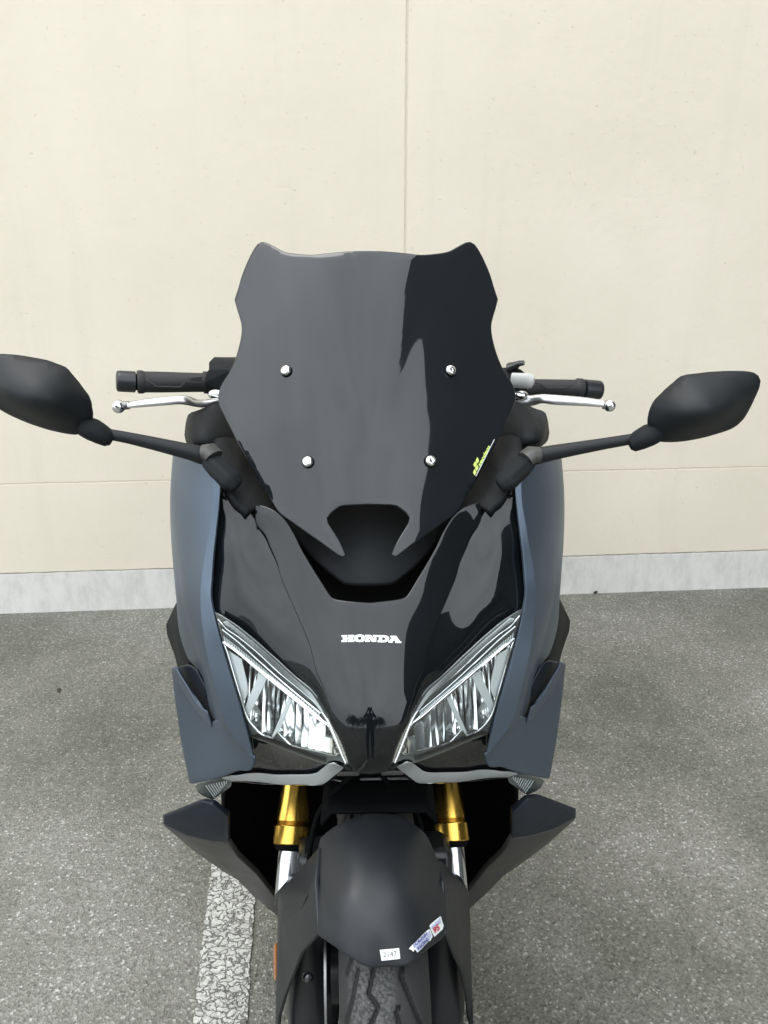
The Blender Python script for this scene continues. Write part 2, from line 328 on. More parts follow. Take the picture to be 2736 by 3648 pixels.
def panel(name, S, out, mat, parent, thick=.003, r=.0015, grid=.011, step=.006, holes=(), both=False, sym=False, lift=0, corner=38, label=None, spx=True, wav=None):
    if spx: pts = [S.hit(*p) for p in out]
    else: pts = [S.pt(*p) for p in out]
    if sym:
        pts[0].x = 0; pts[-1].x = 0; l = resample(pts, False, step, corner); pl = l+[Vector((-p.x, p.y, p.z)) for p in reversed(l[1:-1])]
    else: pl = resample(pts, True, step, corner)
    loops = [[S.uv(p) for p in pl]]
    for h in holes: loops.append([S.uv(p) for p in resample([S.hit(*p) for p in h] if spx else [S.pt(*p) for p in h], True, step, corner)])
    V = []; E = []
    for lp in loops:
        b = len(V); V += [Vector(q) for q in lp]; E += [(b+i, b+(i+1) % len(lp)) for i in range(len(lp))]
    B = np.array([tuple(v) for v in V]); lo = B.min(0); hi = B.max(0)
    zi = lo[1]; row = 0
    while zi < hi[1]:
        xi = lo[0]+(row % 2)*grid/2
        while xi < hi[0]:
            if np.min(np.hypot(B[:, 0]-xi, B[:, 1]-zi)) > grid*.45 and inpoly(xi, zi, loops[0]) and not any(inpoly(xi, zi, h) for h in loops[1:]): V.append(Vector((xi, zi)))
            xi += grid
        zi += grid*.866; row += 1
    vo, eo, fo, *_ = delaunay_2d_cdt(V, E, [], 0, 1e-7)
    bm = bmesh.new(); pos = []; nor = []
    for v in vo:
        nn = S.n(v.x, v.y); p = S.pt(v.x, v.y)+nn*lift
        pos.append(p); nor.append(nn)
    top = [bm.verts.new(p) for p in pos]; bot = [bm.verts.new(p-nn*(thick)) for p, nn in zip(pos, nor)]
    directed = {}
    for f in fo:
        cx = sum(vo[i].x for i in f)/3; cz = sum(vo[i].y for i in f)/3
        if not inpoly(cx, cz, loops[0]) or any(inpoly(cx, cz, h) for h in loops[1:]): continue
        a, b, c = f
        if (vo[b].x-vo[a].x)*(vo[c].y-vo[a].y)-(vo[b].y-vo[a].y)*(vo[c].x-vo[a].x) < 0: a, b, c = a, c, b
        bm.faces.new((top[a], top[b], top[c])); bm.faces.new((bot[c], bot[b], bot[a]))
        for e in ((a, b), (b, c), (c, a)): directed[e] = 1
    bd = [e for e in directed if (e[1], e[0]) not in directed]
    od = {}
    for a, b in bd:
        o = (pos[b]-pos[a]).cross(nor[a])
        if o.length > 1e-9:
            o.normalize(); od[a] = od.get(a, Vector())+o; od[b] = od.get(b, Vector())+o
    r = min(r, thick*.8); rings = {}
    for i, o in od.items():
        if o.length < 1e-6: o = Vector((0, 0, 1))
        o.normalize(); rr = []
        for th in (35, 65, 90): rr.append(bm.verts.new(pos[i]+o*min(r, .003)*sin(radians(th))-nor[i]*r*(1-cos(radians(th)))))
        rings[i] = [top[i]]+rr+[bot[i]]
    for a, b in bd:
        if a in rings and b in rings:
            for k in range(4):
                try: bm.faces.new((rings[a][k], rings[a][k+1], rings[b][k+1], rings[b][k]))
                except ValueError: pass
    for v in [v for v in bm.verts if not v.link_faces]: bm.verts.remove(v)
    o = link(name, bm, mat, parent, sharp=50, label=label)
    if both: return o, mirror_obj(o)
    return o
def tube(name, pts, radii, mat, parent, seg=28, step=None, flat=None, caps=True, both=False, sharp=35, up=None, label=None):
    """swept tube through 3D points; radii per point; flat = (a, b) scales of the cross section"""
    pts = [Vector(p) for p in pts]; n = len(pts); radii = radii if isinstance(radii, (list, tuple)) else [radii]*n
    if step:
        d = [0]
        for i in range(1, n): d.append(d[-1]+(pts[i]-pts[i-1]).length)
        q = resample(pts, False, step, 60); dd = [0]
        for i in range(1, len(q)): dd.append(dd[-1]+(q[i]-q[i-1]).length)
        s = d[-1]/max(dd[-1], 1e-9); radii = [float(np.interp(x*s, d, radii)) for x in dd]; pts = q; n = len(q)
    bm = bmesh.new(); rings = []; ref = Vector(up) if up else Vector((0, 0, 1))
    for i in range(n):
        t = (pts[min(i+1, n-1)]-pts[max(i-1, 0)])
        if t.length < 1e-8: t = pts[-1]-pts[0]
        t.normalize(); b = t.cross(ref)
        if b.length < .1: b = t.cross(Vector((0, 1, 0)))
        b.normalize(); u = b.cross(t); fa, fb = flat or (1, 1)
        rings.append([bm.verts.new(pts[i]+(b*cos(2*pi*k/seg)*fa+u*sin(2*pi*k/seg)*fb)*radii[i]) for k in range(seg)])
    for i in range(n-1):
        for k in range(seg): bm.faces.new((rings[i][k], rings[i][(k+1) % seg], rings[i+1][(k+1) % seg], rings[i+1][k]))
    if caps:
        bm.faces.new(list(reversed(rings[0]))); bm.faces.new(rings[-1])
    bmesh.ops.recalc_face_normals(bm, faces=bm.faces)
    o = link(name, bm, mat, parent, sharp=sharp, label=label)
    if both: return o, mirror_obj(o)
    return o
def ball(name, c, r, mat, parent, sc_=(1, 1, 1)):
    bm = bmesh.new(); bmesh.ops.create_uvsphere(bm, u_segments=32, v_segments=20, radius=r)
    for v in bm.verts: v.co = Vector((v.co.x*sc_[0], v.co.y*sc_[1], v.co.z*sc_[2]))+Vector(c)
    return link(name, bm, mat, parent)
def facets(name, verts, faces, mat, parent, thick=.004, bw=.003, both=False, label=None, ang=20):
    bm = bmesh.new(); vs = [bm.verts.new(P(*v) if not isinstance(v, Vector) else v) for v in verts]
    for f in faces:
        ff = bm.faces.new([vs[i] for i in f])
    bmesh.ops.triangulate(bm, faces=[f for f in bm.faces if len(f.verts) > 4])
    for f in bm.faces: f.normal_update()
    s = sum((f.normal.y*f.calc_area() for f in bm.faces))
    if s > 0: bmesh.ops.reverse_faces(bm, faces=bm.faces)
    o = link(name, bm, mat, parent, sharp=40, label=label)
    m = o.modifiers.new('solid', 'SOLIDIFY'); m.thickness = thick; m.offset = -1
    bev(o, bw, 3, ang)
    if both: return o, mirror_obj(o)
    return o
def boxo(name, c, s, mat, parent, rot=None, bw=.002, both=False, label=None):
    bm = bmesh.new(); bmesh.ops.create_cube(bm, size=1)
    for v in bm.verts:
        v.co = Vector((v.co.x*s[0], v.co.y*s[1], v.co.z*s[2]))
        if rot: v.co.rotate(Matrix.Rotation(rot[0], 3, 'X')); v.co.rotate(Matrix.Rotation(rot[1], 3, 'Y')); v.co.rotate(Matrix.Rotation(rot[2], 3, 'Z'))
        v.co += Vector(c)
    o = bev(link(name, bm, mat, parent, label=label), bw, 2)
    if both: return o, mirror_obj(o)
    return o
def text_on(name, S, s, o_px, dx, dy, mat, parent, lift=.0012, shear=0, bold=0, spacing=1.0):
    """letters laid on the sheet S; o_px is the start of the baseline, dx one em along, dy one em up (photo pixels)"""
    cu = bpy.data.curves.new('txt', 'FONT'); cu.body = s; cu.size = 1; cu.resolution_u = 4; cu.shear = shear; cu.offset = bold; cu.space_character = spacing
    t = bpy.data.objects.new('txt', cu); COL.objects.link(t); bpy.context.view_layer.update()
    me = bpy.data.meshes.new_from_object(t.evaluated_get(bpy.context.evaluated_depsgraph_get())); bpy.data.objects.remove(t); bpy.data.curves.remove(cu)
    bm = bmesh.new(); bm.from_mesh(me); bpy.data.meshes.remove(me)
    for v in bm.verts:
        x, y = v.co.x, v.co.y; v.co = S.hit(o_px[0]+dx[0]*x+dy[0]*y, o_px[1]+dx[1]*x+dy[1]*y, off=lift)
    return link(name, bm, mat, parent)

# ------------------------------------------------------------------ ground
bm = bmesh.new(); bmesh.ops.create_grid(bm, x_segments=8, y_segments=8, size=150)
tag(link('ground', bm, ASPH), kind='structure')
random.seed(4)
def jag(a, b, n, amp):
    r = []
    for i in range(n):
        t = i/n; p = a.lerp(b, t); d = (b-a).normalized(); q = Vector((-d.y, d.x, 0)); r.append(p+q*(amp*(noise.noise(p*38)+.7*noise.noise(p*95))))
    return r
la, lb = PZ(686, 3668, 0), PZ(752, 3100, 0); ra, rb = PZ(880, 3668, 0), PZ(908, 3190, 0)
def ext(a, b, y): return a+(b-a)*((y-a.y)/(b.y-a.y))
l0, l1, r0, r1 = ext(la, lb, -1.2), ext(la, lb, .60), ext(ra, rb, -1.2), ext(ra, rb, .60)
bm = bmesh.new(); lp = jag(l0, l1, 420, .0035)+jag(l1, r1, 20, .004)+jag(r1, r0, 420, .0035)+jag(r0, l0, 20, .003)
vs = [bm.verts.new((p.x, p.y, .004)) for p in lp]; f = bm.faces.new(vs); bmesh.ops.triangulate(bm, faces=[f])
tag(link('painted_line', bm, LINE), kind='structure')

# ------------------------------------------------------------------ the wall
W0 = Vector((-1.4388, 1.8012, 0)); WA = radians(3.05); WD = Vector((cos(WA), sin(WA), 0)); WN = Vector((WD.y, -WD.x, 0))
wall = empty('building_wall', W0, WA)
tag(wall, 'cream rendered wall with a grey concrete plinth behind the scooter', 'wall')
def wbox(name, u0, u1, z0, z1, d, mat, jit=.0):
    """slab in wall coordinates: front face at d metres proud of the wall plane"""
    bm = bmesh.new(); nu = max(1, int((u1-u0)/.02)) if jit else 1; nz_ = max(1, int((z1-z0)/.02)) if jit else 1
    nu = min(nu, 400); fr = []
    for j in range(nz_+1):
        row = []
        for i in range(nu+1):
            u = u0+(u1-u0)*i/nu; z = z0+(z1-z0)*j/nz_
            if jit and j in (0, nz_): z += jit*noise.noise(Vector((u*60, z*3, 1)))+jit*.7*noise.noise(Vector((u*190, z*3, 5)))
            if jit and i in (0, nu): u += jit*noise.noise(Vector((u*3, z*60, 2)))+jit*.7*noise.noise(Vector((u*3, z*190, 7)))
            row.append(bm.verts.new((u, -d, z)))
        fr.append(row)
    for j in range(nz_):
        for i in range(nu): bm.faces.new((fr[j][i], fr[j][i+1], fr[j+1][i+1], fr[j+1][i]))
    bd = [e for e in bm.edges if len(e.link_faces) == 1]
    g = bmesh.ops.extrude_edge_only(bm, edges=bd)
    for v in [q for q in g['geom'] if isinstance(q, bmesh.types.BMVert)]: v.co.y = .2
    bmesh.ops.recalc_face_normals(bm, faces=bm.faces)
    # the slab is open at the back, its front must face the viewer
    if sum(f.normal.y*f.calc_area() for f in bm.faces if abs(f.normal.y) > .9) > 0: bmesh.ops.reverse_faces(bm, faces=bm.faces)
    o = link(name, bm, mat, None, sharp=30); o.parent = wall
    return bev(o, .002, 2, 40) if not jit else o
UJ = 1.574    # the vertical joint, along the wall
wbox('backing', -6, 9, 0, 5.9, -.012, M('joint_sealant', (.50, .49, .42), .8, bump=(160, .6, .003)), 0)
bm = bmesh.new(); vs = [bm.verts.new((UJ+a, -.0-b_, z)) for a, b_, z in ((-.006, -.002, .53), (.006, -.002, .53), (.006, -.002, 5.9), (-.006, -.002, 5.9))]; bm.faces.new(vs); vs = [bm.verts.new((u, .0015, z)) for u, z in ((-6, .520), (9, .520), (9, .535), (-6, .535))]; bm.faces.new(vs); o = link('joint_seal', bm, M('joint_filler', (.68, .63, .53), .85, bump=(160, .6, .003))); o.parent = wall
wbox('wall_panel', UJ-1.9, UJ-.0045, .5315, 5.9, 0, REND, .0016)
wbox('wall_panel', UJ+.0045, UJ+2.0, .5315, 5.9, 0, REND, .0016)
wbox('wall_panel', -6, UJ-1.909, .5315, 5.9, 0, REND)
wbox('wall_panel', UJ+2.009, 9, .5315, 5.9, 0, REND)
wbox('lower_band', UJ-1.9, UJ+2.0, .172, .5245, .001, REND, .0016)
wbox('lower_band', -6, UJ-1.909, .172, .5245, .001, REND)
wbox('lower_band', UJ+2.009, 9, .172, .5245, .001, REND)
wbox('plinth', -6, 9, -.05, .166, .004, CONC, .002)

# small litter on the asphalt
def crumbs(name, pts, mat, label, cat, seed):
    rn = random.Random(seed); bm = bmesh.new(); c0 = PZ(pts[0][0], pts[0][1], .004)
    for (px, py, r, fl) in pts:
        c = PZ(px, py, .004); m = bmesh.ops.create_icosphere(bm, subdivisions=2, radius=r)['verts']; a = rn.uniform(0, 3)
        for v in m:
            k = 1+.5*noise.noise(v.co*(1.3/r)+Vector((seed, px, 0))); v.co = Vector((v.co.x*1.6*k, v.co.y*.8*k, abs(v.co.z)*fl*k)); v.co.rotate(Matrix.Rotation(a, 3, 'Z')); v.co += c-c0
    o = link(name, bm, mat, None); o.location = c0; return tag(o, label, cat)
crumbs('rubble', [(2082, 2096, .012, .8), (2098, 2104, .009, .6), (2122, 2110, .010, .7), (2140, 2104, .008, .5), (2112, 2100, .006, .8)], M('dark_rubble', (.03, .028, .022), .9), 'dark crumbs of rubble at the foot of the plinth right of the scooter', 'rubble', 3)
crumbs('dry_leaf', [(210, 2457, .008, .12)], M('dry_leaf_brown', (.04, .032, .02), .8), 'small dark dry leaf lying on the asphalt left of the scooter', 'leaf', 5)
# ------------------------------------------------------------------ the scooter
B = empty('maxi_scooter', (0, .2, 0))
tag(B, 'black and matte blue maxi scooter with dark windscreen and gold forks parked before the wall', 'scooter')

# --- windscreen
def arch(rows, cx, pts):
    """controls on a sheet arched about the centre line: rows = (py, centre depth, arch) ; pts = (px, py)"""
    ry, rd, rk = zip(*rows); o = []
    for px, py in pts:
        yc = float(np.interp(py, ry, rd)); k = float(np.interp(py, ry, rk)); y = yc
        for _ in range(4): x = P(px, py, y).x; y = yc+k*x*x
        o.append((px, py, y))
    return o
SCR = [(860, .295, 1.75), (897, .285, 1.75), (1067, .240, 1.7), (1250, .195, 1.6), (1450, .145, 1.55), (1600, .112, 1.6), (1800, .066, 1.9), (2000, .018, 2.2), (2150, -.015, 2.2)]
S_scr = Surf(arch(SCR, 1310, [(1304, 897), (1306, 1067), (1307, 1250), (1309, 1450), (1310, 1600), (1312, 1800), (1315, 2000), (1315, 2150),
    (1140, 900), (1150, 1100), (1165, 1300), (1190, 1550), (1215, 1750), (1225, 1900), (1000, 900), (1000, 1100), (1000, 1323), (1040, 1500), (1080, 1650), (1110, 1850),
    (934, 870), (837, 1067), (862, 1170), (845, 1290), (780, 1430), (850, 1570), (880, 1640), (940, 1740), (996, 1830), (1110, 1900), (1221, 1984)]))
class Keel(Surf):
    """the screen's raised middle: a plateau whose flanks run together in a V towards the lower screws"""
    def __init__(s, base): s.b = base; s.V = base.V; s.D = base.D; s.z0 = P(1310, 1640, .10).z; s.z1 = P(1310, 900, .285).z
    def F(s, x, z):
        t = max(0., min(1.15, (z-s.z0)/(s.z1-s.z0))); w0 = .012+.072*t; u = max(0., min(1., (abs(x)-w0+.022)/.044)); h = .0054*min(1, t*4)*(1.15-.55*t)
        return s.b.F(x, z)+h*(u*u*(3-2*u))-h*.5
S_scr = Keel(S_scr)
out = L(ca, (1482, 177), (1380, 179), (1300, 185), (1210, 194), (1130, 203), (1040, 198), (940, 182), (880, 152), (822, 122), (795, 118), (770, 132), (735, 185), (695, 270), (668, 340), (648, 410), (622, 492), (640, 555), (660, 620), (669, 670), (664, 740), (640, 840), (615, 910), (585, 975), (540, 1045), (516, 1110), (520, 1170), (545, 1230), (600, 1340), (650, 1440), (735, 1590)) \
    + L(cc, (800, 235), (850, 312), (915, 410), (1010, 480), (1180, 600), (1325, 703), (1338, 690), (1300, 610), (1225, 490), (1216, 450), (1240, 420), (1310, 368), (1350, 361), (1502, 356))
wsc = panel('windscreen', S_scr, out, SCREEN, B, thick=.004, r=.002, grid=.009, sym=True)
# four chrome screen screws
for (x, y, dz) in ((1021, 1323, 0), (1603, 1322, 0), (1098, 1647, 0), (1532, 1644, 0)):
    p = S_scr.hit(x, y); nn = S_scr.n(*S_scr.uv(p))
    wsh = tube('screw', [p-nn*.002, p+nn*.0015], [.0088, .0088], VOID, B, seg=24)
    wsh.name = 'screw'
    q = p+nn*.0015; bm_r = [(0, .0078), (.0022, .0078), (.0042, .0068), (.0054, .0052), (.0057, .0036), (.0030, .0034), (.0028, .0001)]
    tube('screw_head', [q+nn*a for a, _ in bm_r], [r_ for _, r_ in bm_r], CHROME, wsh, seg=24, sharp=50).matrix_parent_inverse = Matrix.Translation((0, 0, 0))
# screen maker's sticker
def cs(x, y): return (1600+x/6.32, 1400+y/6.32)
st = text_on('sticker', S_scr, 'secdem', cs(678, 1668), (25.5*.467, -25.5*.884), (-16*.84, -16*.50), LIME, B, shear=.35, bold=.035, spacing=1.02)
bmk = []
for q in (((622, 1448), (652, 1490), (660, 1550), (612, 1598), (588, 1530)), ((578, 1540), (612, 1608), (566, 1682), (534, 1615)), ((618, 1612), (652, 1690), (612, 1766), (574, 1700)), ((566, 1708), (604, 1782), (572, 1858), (556, 1850), (528, 1790))):
    bm = bmesh.new(); bm.faces.new([bm.verts.new(S_scr.hit(*cs(*p), off=.0012)) for p in q]); link('sticker_mark', bm, LIME, st)
bm = bmesh.new(); bm.faces.new([bm.verts.new(S_scr.hit(*cs(*p), off=.0012)) for p in ((586, 1872), (1004, 1044), (1014, 1052), (598, 1880))]); link('sticker_underline', bm, WHITE, st)

# --- visor under the screen (matte, seen through the cut-out)
S_vis = Surf([(1315, 1780, .155), (1315, 1900, .095), (1316, 2030, .050), (1316, 2075, .035), (1100, 1830, .15), (1160, 1960, .085), (1225, 2062, .045), (1000, 1830, .165), (1010, 1845, .155), (1050, 1900, .125), (960, 1790, .18), (930, 1720, .2)])
panel('visor', S_vis, L(cc, (1502, 280), (1300, 280), (1050, 330), (800, 235), (860, 345), (935, 440), (1062, 610), (1160, 722), (1300, 838), (1335, 862), (1380, 872), (1502, 873)), MATTE, B, thick=.012, r=.006, sym=True)
# black throat under the visor
S_thr = Surf([(1315, 1900, .2), (1315, 2050, .15), (1315, 2152, .06), (1180, 2130, .08), (1000, 1850, .16), (1080, 2000, .12)])
panel('air_intake', S_thr, L(cc, (1502, 700), (1100, 560), (900, 350), (930, 450), (1000, 560), (1060, 680), (1195, 905), (1250, 995), (1350, 1020), (1502, 1030)), VOID, B, thick=.01, sym=True)

# --- nose: glossy centre panel
NOS = [(1800, .078, 1.2), (1880, .058, 1.6), (2010, .026, 2.0), (2152, -.006, 2.1), (2280, -.040, 2.4), (2420, -.076, 3.4), (2540, -.102, 5), (2640, -.113, 6), (2700, -.117, 6), (2760, -.115, 6)]
S_nose = Surf(arch(NOS, 1315, [(1308, 2152), (1315, 2280), (1315, 2420), (1315, 2540), (1315, 2640), (1315, 2700), (1315, 2760), (1180, 2145), (1190, 2300), (1210, 2480), (1240, 2640), (918, 1806), (1042, 1904), (1100, 2010), (935, 1880), (988, 2001), (1030, 2110), (1075, 2218), (1100, 2320), (1135, 2403), (1180, 2550), (1225, 2670), (1090, 2100)]))
panel('nose_panel', S_nose, L(cc, (1502, 1019), (1420, 1013), (1330, 1004), (1280, 995), (1250, 982), (1195, 900), (1060, 680), (1000, 560), (940, 465), (870, 407), (800, 380), (765, 372), (762, 400), (772, 488), (830, 562), (862, 640), (905, 740), (935, 850), (985, 965), (1062, 1140), (1122, 1290), (1172, 1480))
    + L(ce, (1200, 60), (1240, 180), (1290, 320), (1340, 450), (1385, 590), (1420, 640), (1502, 650)), GLOSS, B, thick=.004, r=.0022, grid=.009, sym=True, lift=.002)
# --- glossy cowl beside the nose, down to the headlamp
S_side = Surf([(787, 1722, .112), (770, 1850, .101), (760, 1990, .082), (752, 2121, .060), (767, 2190, .044), (828, 1757, .118),
    (850, 1950, .068), (840, 2100, .044), (870, 2240, .022), (1010, 2330, -.014), (950, 2180, .018), (1110, 2480, -.056)]
    + [(a, b_, c+.0035) for a, b_, c in arch(NOS, 1315, [(918, 1806), (935, 1880), (988, 2001), (1030, 2110), (1075, 2218), (1135, 2403), (1180, 2550), (1225, 2670)])], sym=False)
so, _ = panel('side_cowl', S_side, L(cc, (532, 225), (520, 300), (508, 400), (496, 500), (486, 610), (474, 790), (466, 950), (470, 990), (482, 1030), (500, 1075), (560, 1112), (640, 1170), (760, 1275), (900, 1400), (1020, 1510), (1100, 1578), (1160, 1635))
    + L(ce, (1200, 225), (1240, 300), (1300, 410), (1345, 515), (1378, 620), (1385, 590), (1340, 450), (1290, 320), (1240, 180), (1200, 60)) + L(cc, (1172, 1480), (1122, 1290), (1062, 1140), (985, 965), (935, 850), (905, 740), (862, 640), (830, 562), (772, 488), (700, 400), (640, 340), (600, 275), (560, 245)), GLOSS, B, thick=.004, r=.002, grid=.009, both=True)

# --- badge letters on the nose
def cl(x, y): return (1200+x/6.9125, 2180+y/6.9125)
letters = [
 ([(132, 592), (268, 590), (268, 628), (240, 630), (240, 652), (325, 650), (325, 630), (298, 628), (298, 588), (434, 585), (434, 622), (404, 626), (406, 714), (434, 718), (434, 752), (292, 753), (292, 718), (326, 714), (326, 690), (240, 690), (240, 714), (268, 718), (268, 753), (130, 754), (130, 718), (162, 714), (162, 630), (132, 628)], []),
 ([(428, 666), (440, 625), (475, 594), (530, 579), (600, 578), (660, 594), (696, 625), (706, 668), (696, 710), (660, 740), (600, 755), (530, 753), (475, 738), (440, 708)], [[(518, 666), (528, 634), (565, 620), (605, 634), (616, 666), (605, 700), (565, 712), (528, 700)]]),
 ([(706, 586), (840, 588), (918, 690), (918, 628), (888, 626), (888, 590), (1002, 590), (1002, 626), (968, 630), (968, 752), (866, 753), (778, 640), (778, 716), (814, 720), (814, 753), (702, 752), (702, 716), (734, 712), (734, 628), (706, 624)], []),
 ([(1002, 592), (1170, 596), (1240, 612), (1275, 645), (1280, 682), (1262, 722), (1215, 750), (1150, 762), (1002, 760), (1002, 722), (1032, 718), (1032, 634), (1002, 628)], [[(1108, 638), (1150, 638), (1182, 655), (1190, 680), (1180, 705), (1150, 718), (1108, 716)]]),
 ([(1315, 606), (1450, 608), (1540, 740), (1575, 748), (1566, 780), (1424, 776), (1428, 742), (1450, 738), (1438, 722), (1352, 720), (1342, 736), (1368, 742), (1366, 772), (1260, 766), (1266, 734), (1290, 730), (1350, 640), (1313, 636)], [[(1378, 688), (1418, 688), (1396, 656)]])]
badge = None
for po, hol in letters:
    o = panel('badge_letter', S_nose, [cl(*p) for p in po], WHITE, B, thick=.0012, r=.0002, grid=.004, step=.002, holes=[[cl(*p) for p in h] for h in hol], lift=.0032, corner=30)

# --- headlamps
S_lens = Surf([(767, 2183, .026), (884, 2617, -.006), (1242, 2720, -.112), (810, 2400, .012), (1050, 2450, -.045), (980, 2500, -.032), (1170, 2560, -.085), (1050, 2660, -.055), (900, 2300, -.004), (950, 2420, -.018)], sym=False)
lens_out = L(cj, (185, 230), (290, 292), (400, 365), (500, 445), (600, 528), (700, 618), (800, 706), (900, 800), (1000, 888), (1080, 950), (1140, 1005), (1200, 1085), (1260, 1180), (1320, 1290), (1400, 1440), (1460, 1580), (1500, 1715), (1440, 1702), (1370, 1680), (1310, 1685), (1275, 1722), (1100, 1665), (900, 1590), (700, 1510), (600, 1478), (530, 1445), (500, 1400), (450, 1220), (400, 1030), (330, 770), (260, 500))
S_back = Shift(S_lens, .118); S_mid = Shift(S_lens, .020)
def headlamp():
    h, _ = panel('headlight', S_back, lens_out, LED, B, thick=.01, r=.002), None
    panel('lens', Shift(S_lens, -.001), lens_out, LENS, h, thick=.0025, r=.001)
    # bucket: stepped black surround behind the lens
    inner = L(cj, (262, 520), (350, 562), (600, 765), (900, 1000), (1100, 1165), (1280, 1325), (1350, 1430), (1400, 1555), (1412, 1605), (1372, 1632), (1240, 1605), (1080, 1570), (920, 1525), (860, 1470), (800, 1405), (755, 1465), (700, 1450), (640, 1425), (560, 1350), (500, 1265), (440, 1080), (350, 780), (300, 610))
    panel('bezel', Shift(S_lens, .006), lens_out, LED, h, thick=.003, r=.001, holes=[inner])
    # bright rim line round the reflector
    pin = resample([Shift(S_lens, .0035).hit(*p) for p in inner], True, .006)
    tube('reflector_rim', pin+[pin[0]], .0011, CHROME, h, seg=8, caps=False)
    # reflector: tall facets, each with its own tilt
    rnd = random.Random(7); bm = bmesh.new()
    pi_ = [(p.x, p.z) for p in [Shift(S_lens, .016).hit(*q) for q in inner]]
    xs = np.array(pi_); x0, x1 = xs[:, 0].min(), xs[:, 0].max(); Sb = Shift(S_lens, .036)
    def cutcol(xa, xb, k):
        def span(x):
            zz = []
            for i in range(len(pi_)):
                (ax, az), (bx, bz) = pi_[i], pi_[(i+1) % len(pi_)]
                if (ax-x)*(bx-x) < 0 or (ax == x): zz.append(az+(bz-az)*(x-ax)/((bx-ax) or 1e-9))
            return (min(zz), max(zz)) if len(zz) >= 2 else None
        a = span(xa+1e-5); b = span(xb-1e-5)
        if not a or not b: return
        n = 14; rows = []
        tilt = rnd.uniform(-1, 1); wdt_ = xb-xa
        for j in range(n+1):
            t = j/n; rr = []
            for m_ in range(5):
                s = m_/4; x = xa+(xb-xa)*s; z = (a[0]+(a[1]-a[0])*t)*(1-s)+(b[0]+(b[1]-b[0])*t)*s
                # each flute is a parabola scooped backwards, leaning back towards its top
                dy = -.022+.075*t**1.25+wdt_*.16*(4*s*(1-s))+tilt*.42*wdt_*(s-.5)+.0025*sin(5*t+tilt*3)
                rr.append(bm.verts.new((x, Sb.F(x, z)+dy-.004, z)))
            rows.append(rr)
        for j in range(n):
            for m_ in range(4): bm.faces.new((rows[j][m_], rows[j][m_+1], rows[j+1][m_+1], rows[j+1][m_]))
    x = x0
    while x < x1-.002:
        wdt = rnd.choice((.007, .010, .013, .008)); cutcol(x, min(x+wdt, x1), 0); x += wdt
    link('reflector', bm, REFL, h, sharp=25)
    # slanted shield between the low and high beam bowls
    for q in (L(cj, (905, 1070), (940, 1090), (800, 1410), (755, 1462), (742, 1455)), L(cj, (620, 830), (690, 880), (500, 1262), (470, 1200), (520, 1060)), L(cj, (300, 600), (440, 690), (500, 1000), (450, 1130), (330, 790))):
        panel('shield', Shift(S_lens, .008), q, DIFFW, h, thick=.002, r=.0006)
    # light guides: fluted outer strip and ladder strips under it
    def strip(name, pa, pb, n, dep, mat, fill, hgt, parent):
        Sx = Shift(S_lens, dep); A = resample([Sx.hit(*q) for q in pa], False, .002); Bq = resample([Sx.hit(*q) for q in pb], False, .002); bm = bmesh.new()
        def at(l, t):
            x = t*(len(l)-1); i = min(int(x), len(l)-2); return l[i].lerp(l[i+1], x-i)
        for k in range(n):
            t0, t1 = (k+.5-fill/2)/n, (k+.5+fill/2)/n
            a, b, c, d = at(A, t0), at(A, t1), at(Bq, t1), at(Bq, t0); m1, m2 = (a+b)/2+Vector((0, -hgt, 0)), (c+d)/2+Vector((0, -hgt, 0))
            v = [bm.verts.new(q) for q in (a, b, c, d, m1, m2)]
            for f in ((0, 4, 5, 3), (4, 1, 2, 5), (0, 1, 4), (3, 5, 2)): bm.faces.new([v[i] for i in f])
        bmesh.ops.recalc_face_normals(bm, faces=bm.faces)
        return link(name, bm, mat, parent, sharp=20)
    strip('light_guide', L(cj, (262, 318), (300, 305), (400, 385), (600, 548), (800, 728), (1000, 908), (1130, 1020), (1195, 1110), (1255, 1210)), L(cj, (290, 345), (330, 365), (400, 420), (600, 600), (800, 785), (1000, 955), (1100, 1040), (1160, 1110), (1225, 1190)), 95, .004, DIFFW, .62, .0025, h)
    strip('light_guide', L(cj, (225, 335), (400, 480), (600, 640), (800, 830), (1000, 1000), (1200, 1165)), L(cj, (240, 375), (400, 510), (600, 675), (800, 868), (1000, 1035), (1190, 1195)), 46, .005, CHROME, .45, .0015, h)
    strip('light_guide', L(cj, (262, 455), (400, 560), (600, 725), (800, 895), (1000, 1055), (1220, 1225)), L(cj, (272, 505), (400, 600), (600, 768), (800, 935), (1000, 1095), (1215, 1255)), 40, .004, DIFFW, .8, .002, h)
    for ln, w_ in ((L(cj, (210, 290), (300, 390), (420, 470), (600, 620), (800, 808), (1000, 972), (1160, 1110), (1230, 1195)), .0008), (L(cj, (255, 395), (420, 525), (600, 690), (800, 870), (1000, 1040), (1225, 1220)), .0009), (L(cj, (268, 520), (400, 612), (600, 780), (800, 945), (1000, 1105), (1200, 1270), (1290, 1330)), .0022), (L(cj, (1230, 1200), (1290, 1290), (1350, 1430), (1420, 1600), (1470, 1712)), .0018)):
        tube('light_guide', [Shift(S_lens, .0035).hit(*q) for q in ln], w_, CHROME, h, seg=8, step=.008)
    strip('light_guide', L(cj, (1285, 1265), (1345, 1400), (1420, 1560), (1478, 1700)), L(cj, (1310, 1260), (1375, 1395), (1445, 1550), (1497, 1705)), 34, .003, CHROME, .5, .001, h)
    strip('lens_fluting', L(cj, (530, 1440), (700, 1500), (900, 1580), (1100, 1650), (1260, 1705)), L(cj, (580, 1420), (720, 1450), (900, 1525), (1100, 1605), (1270, 1650)), 70, .004, STEEL, .5, .0015, h)
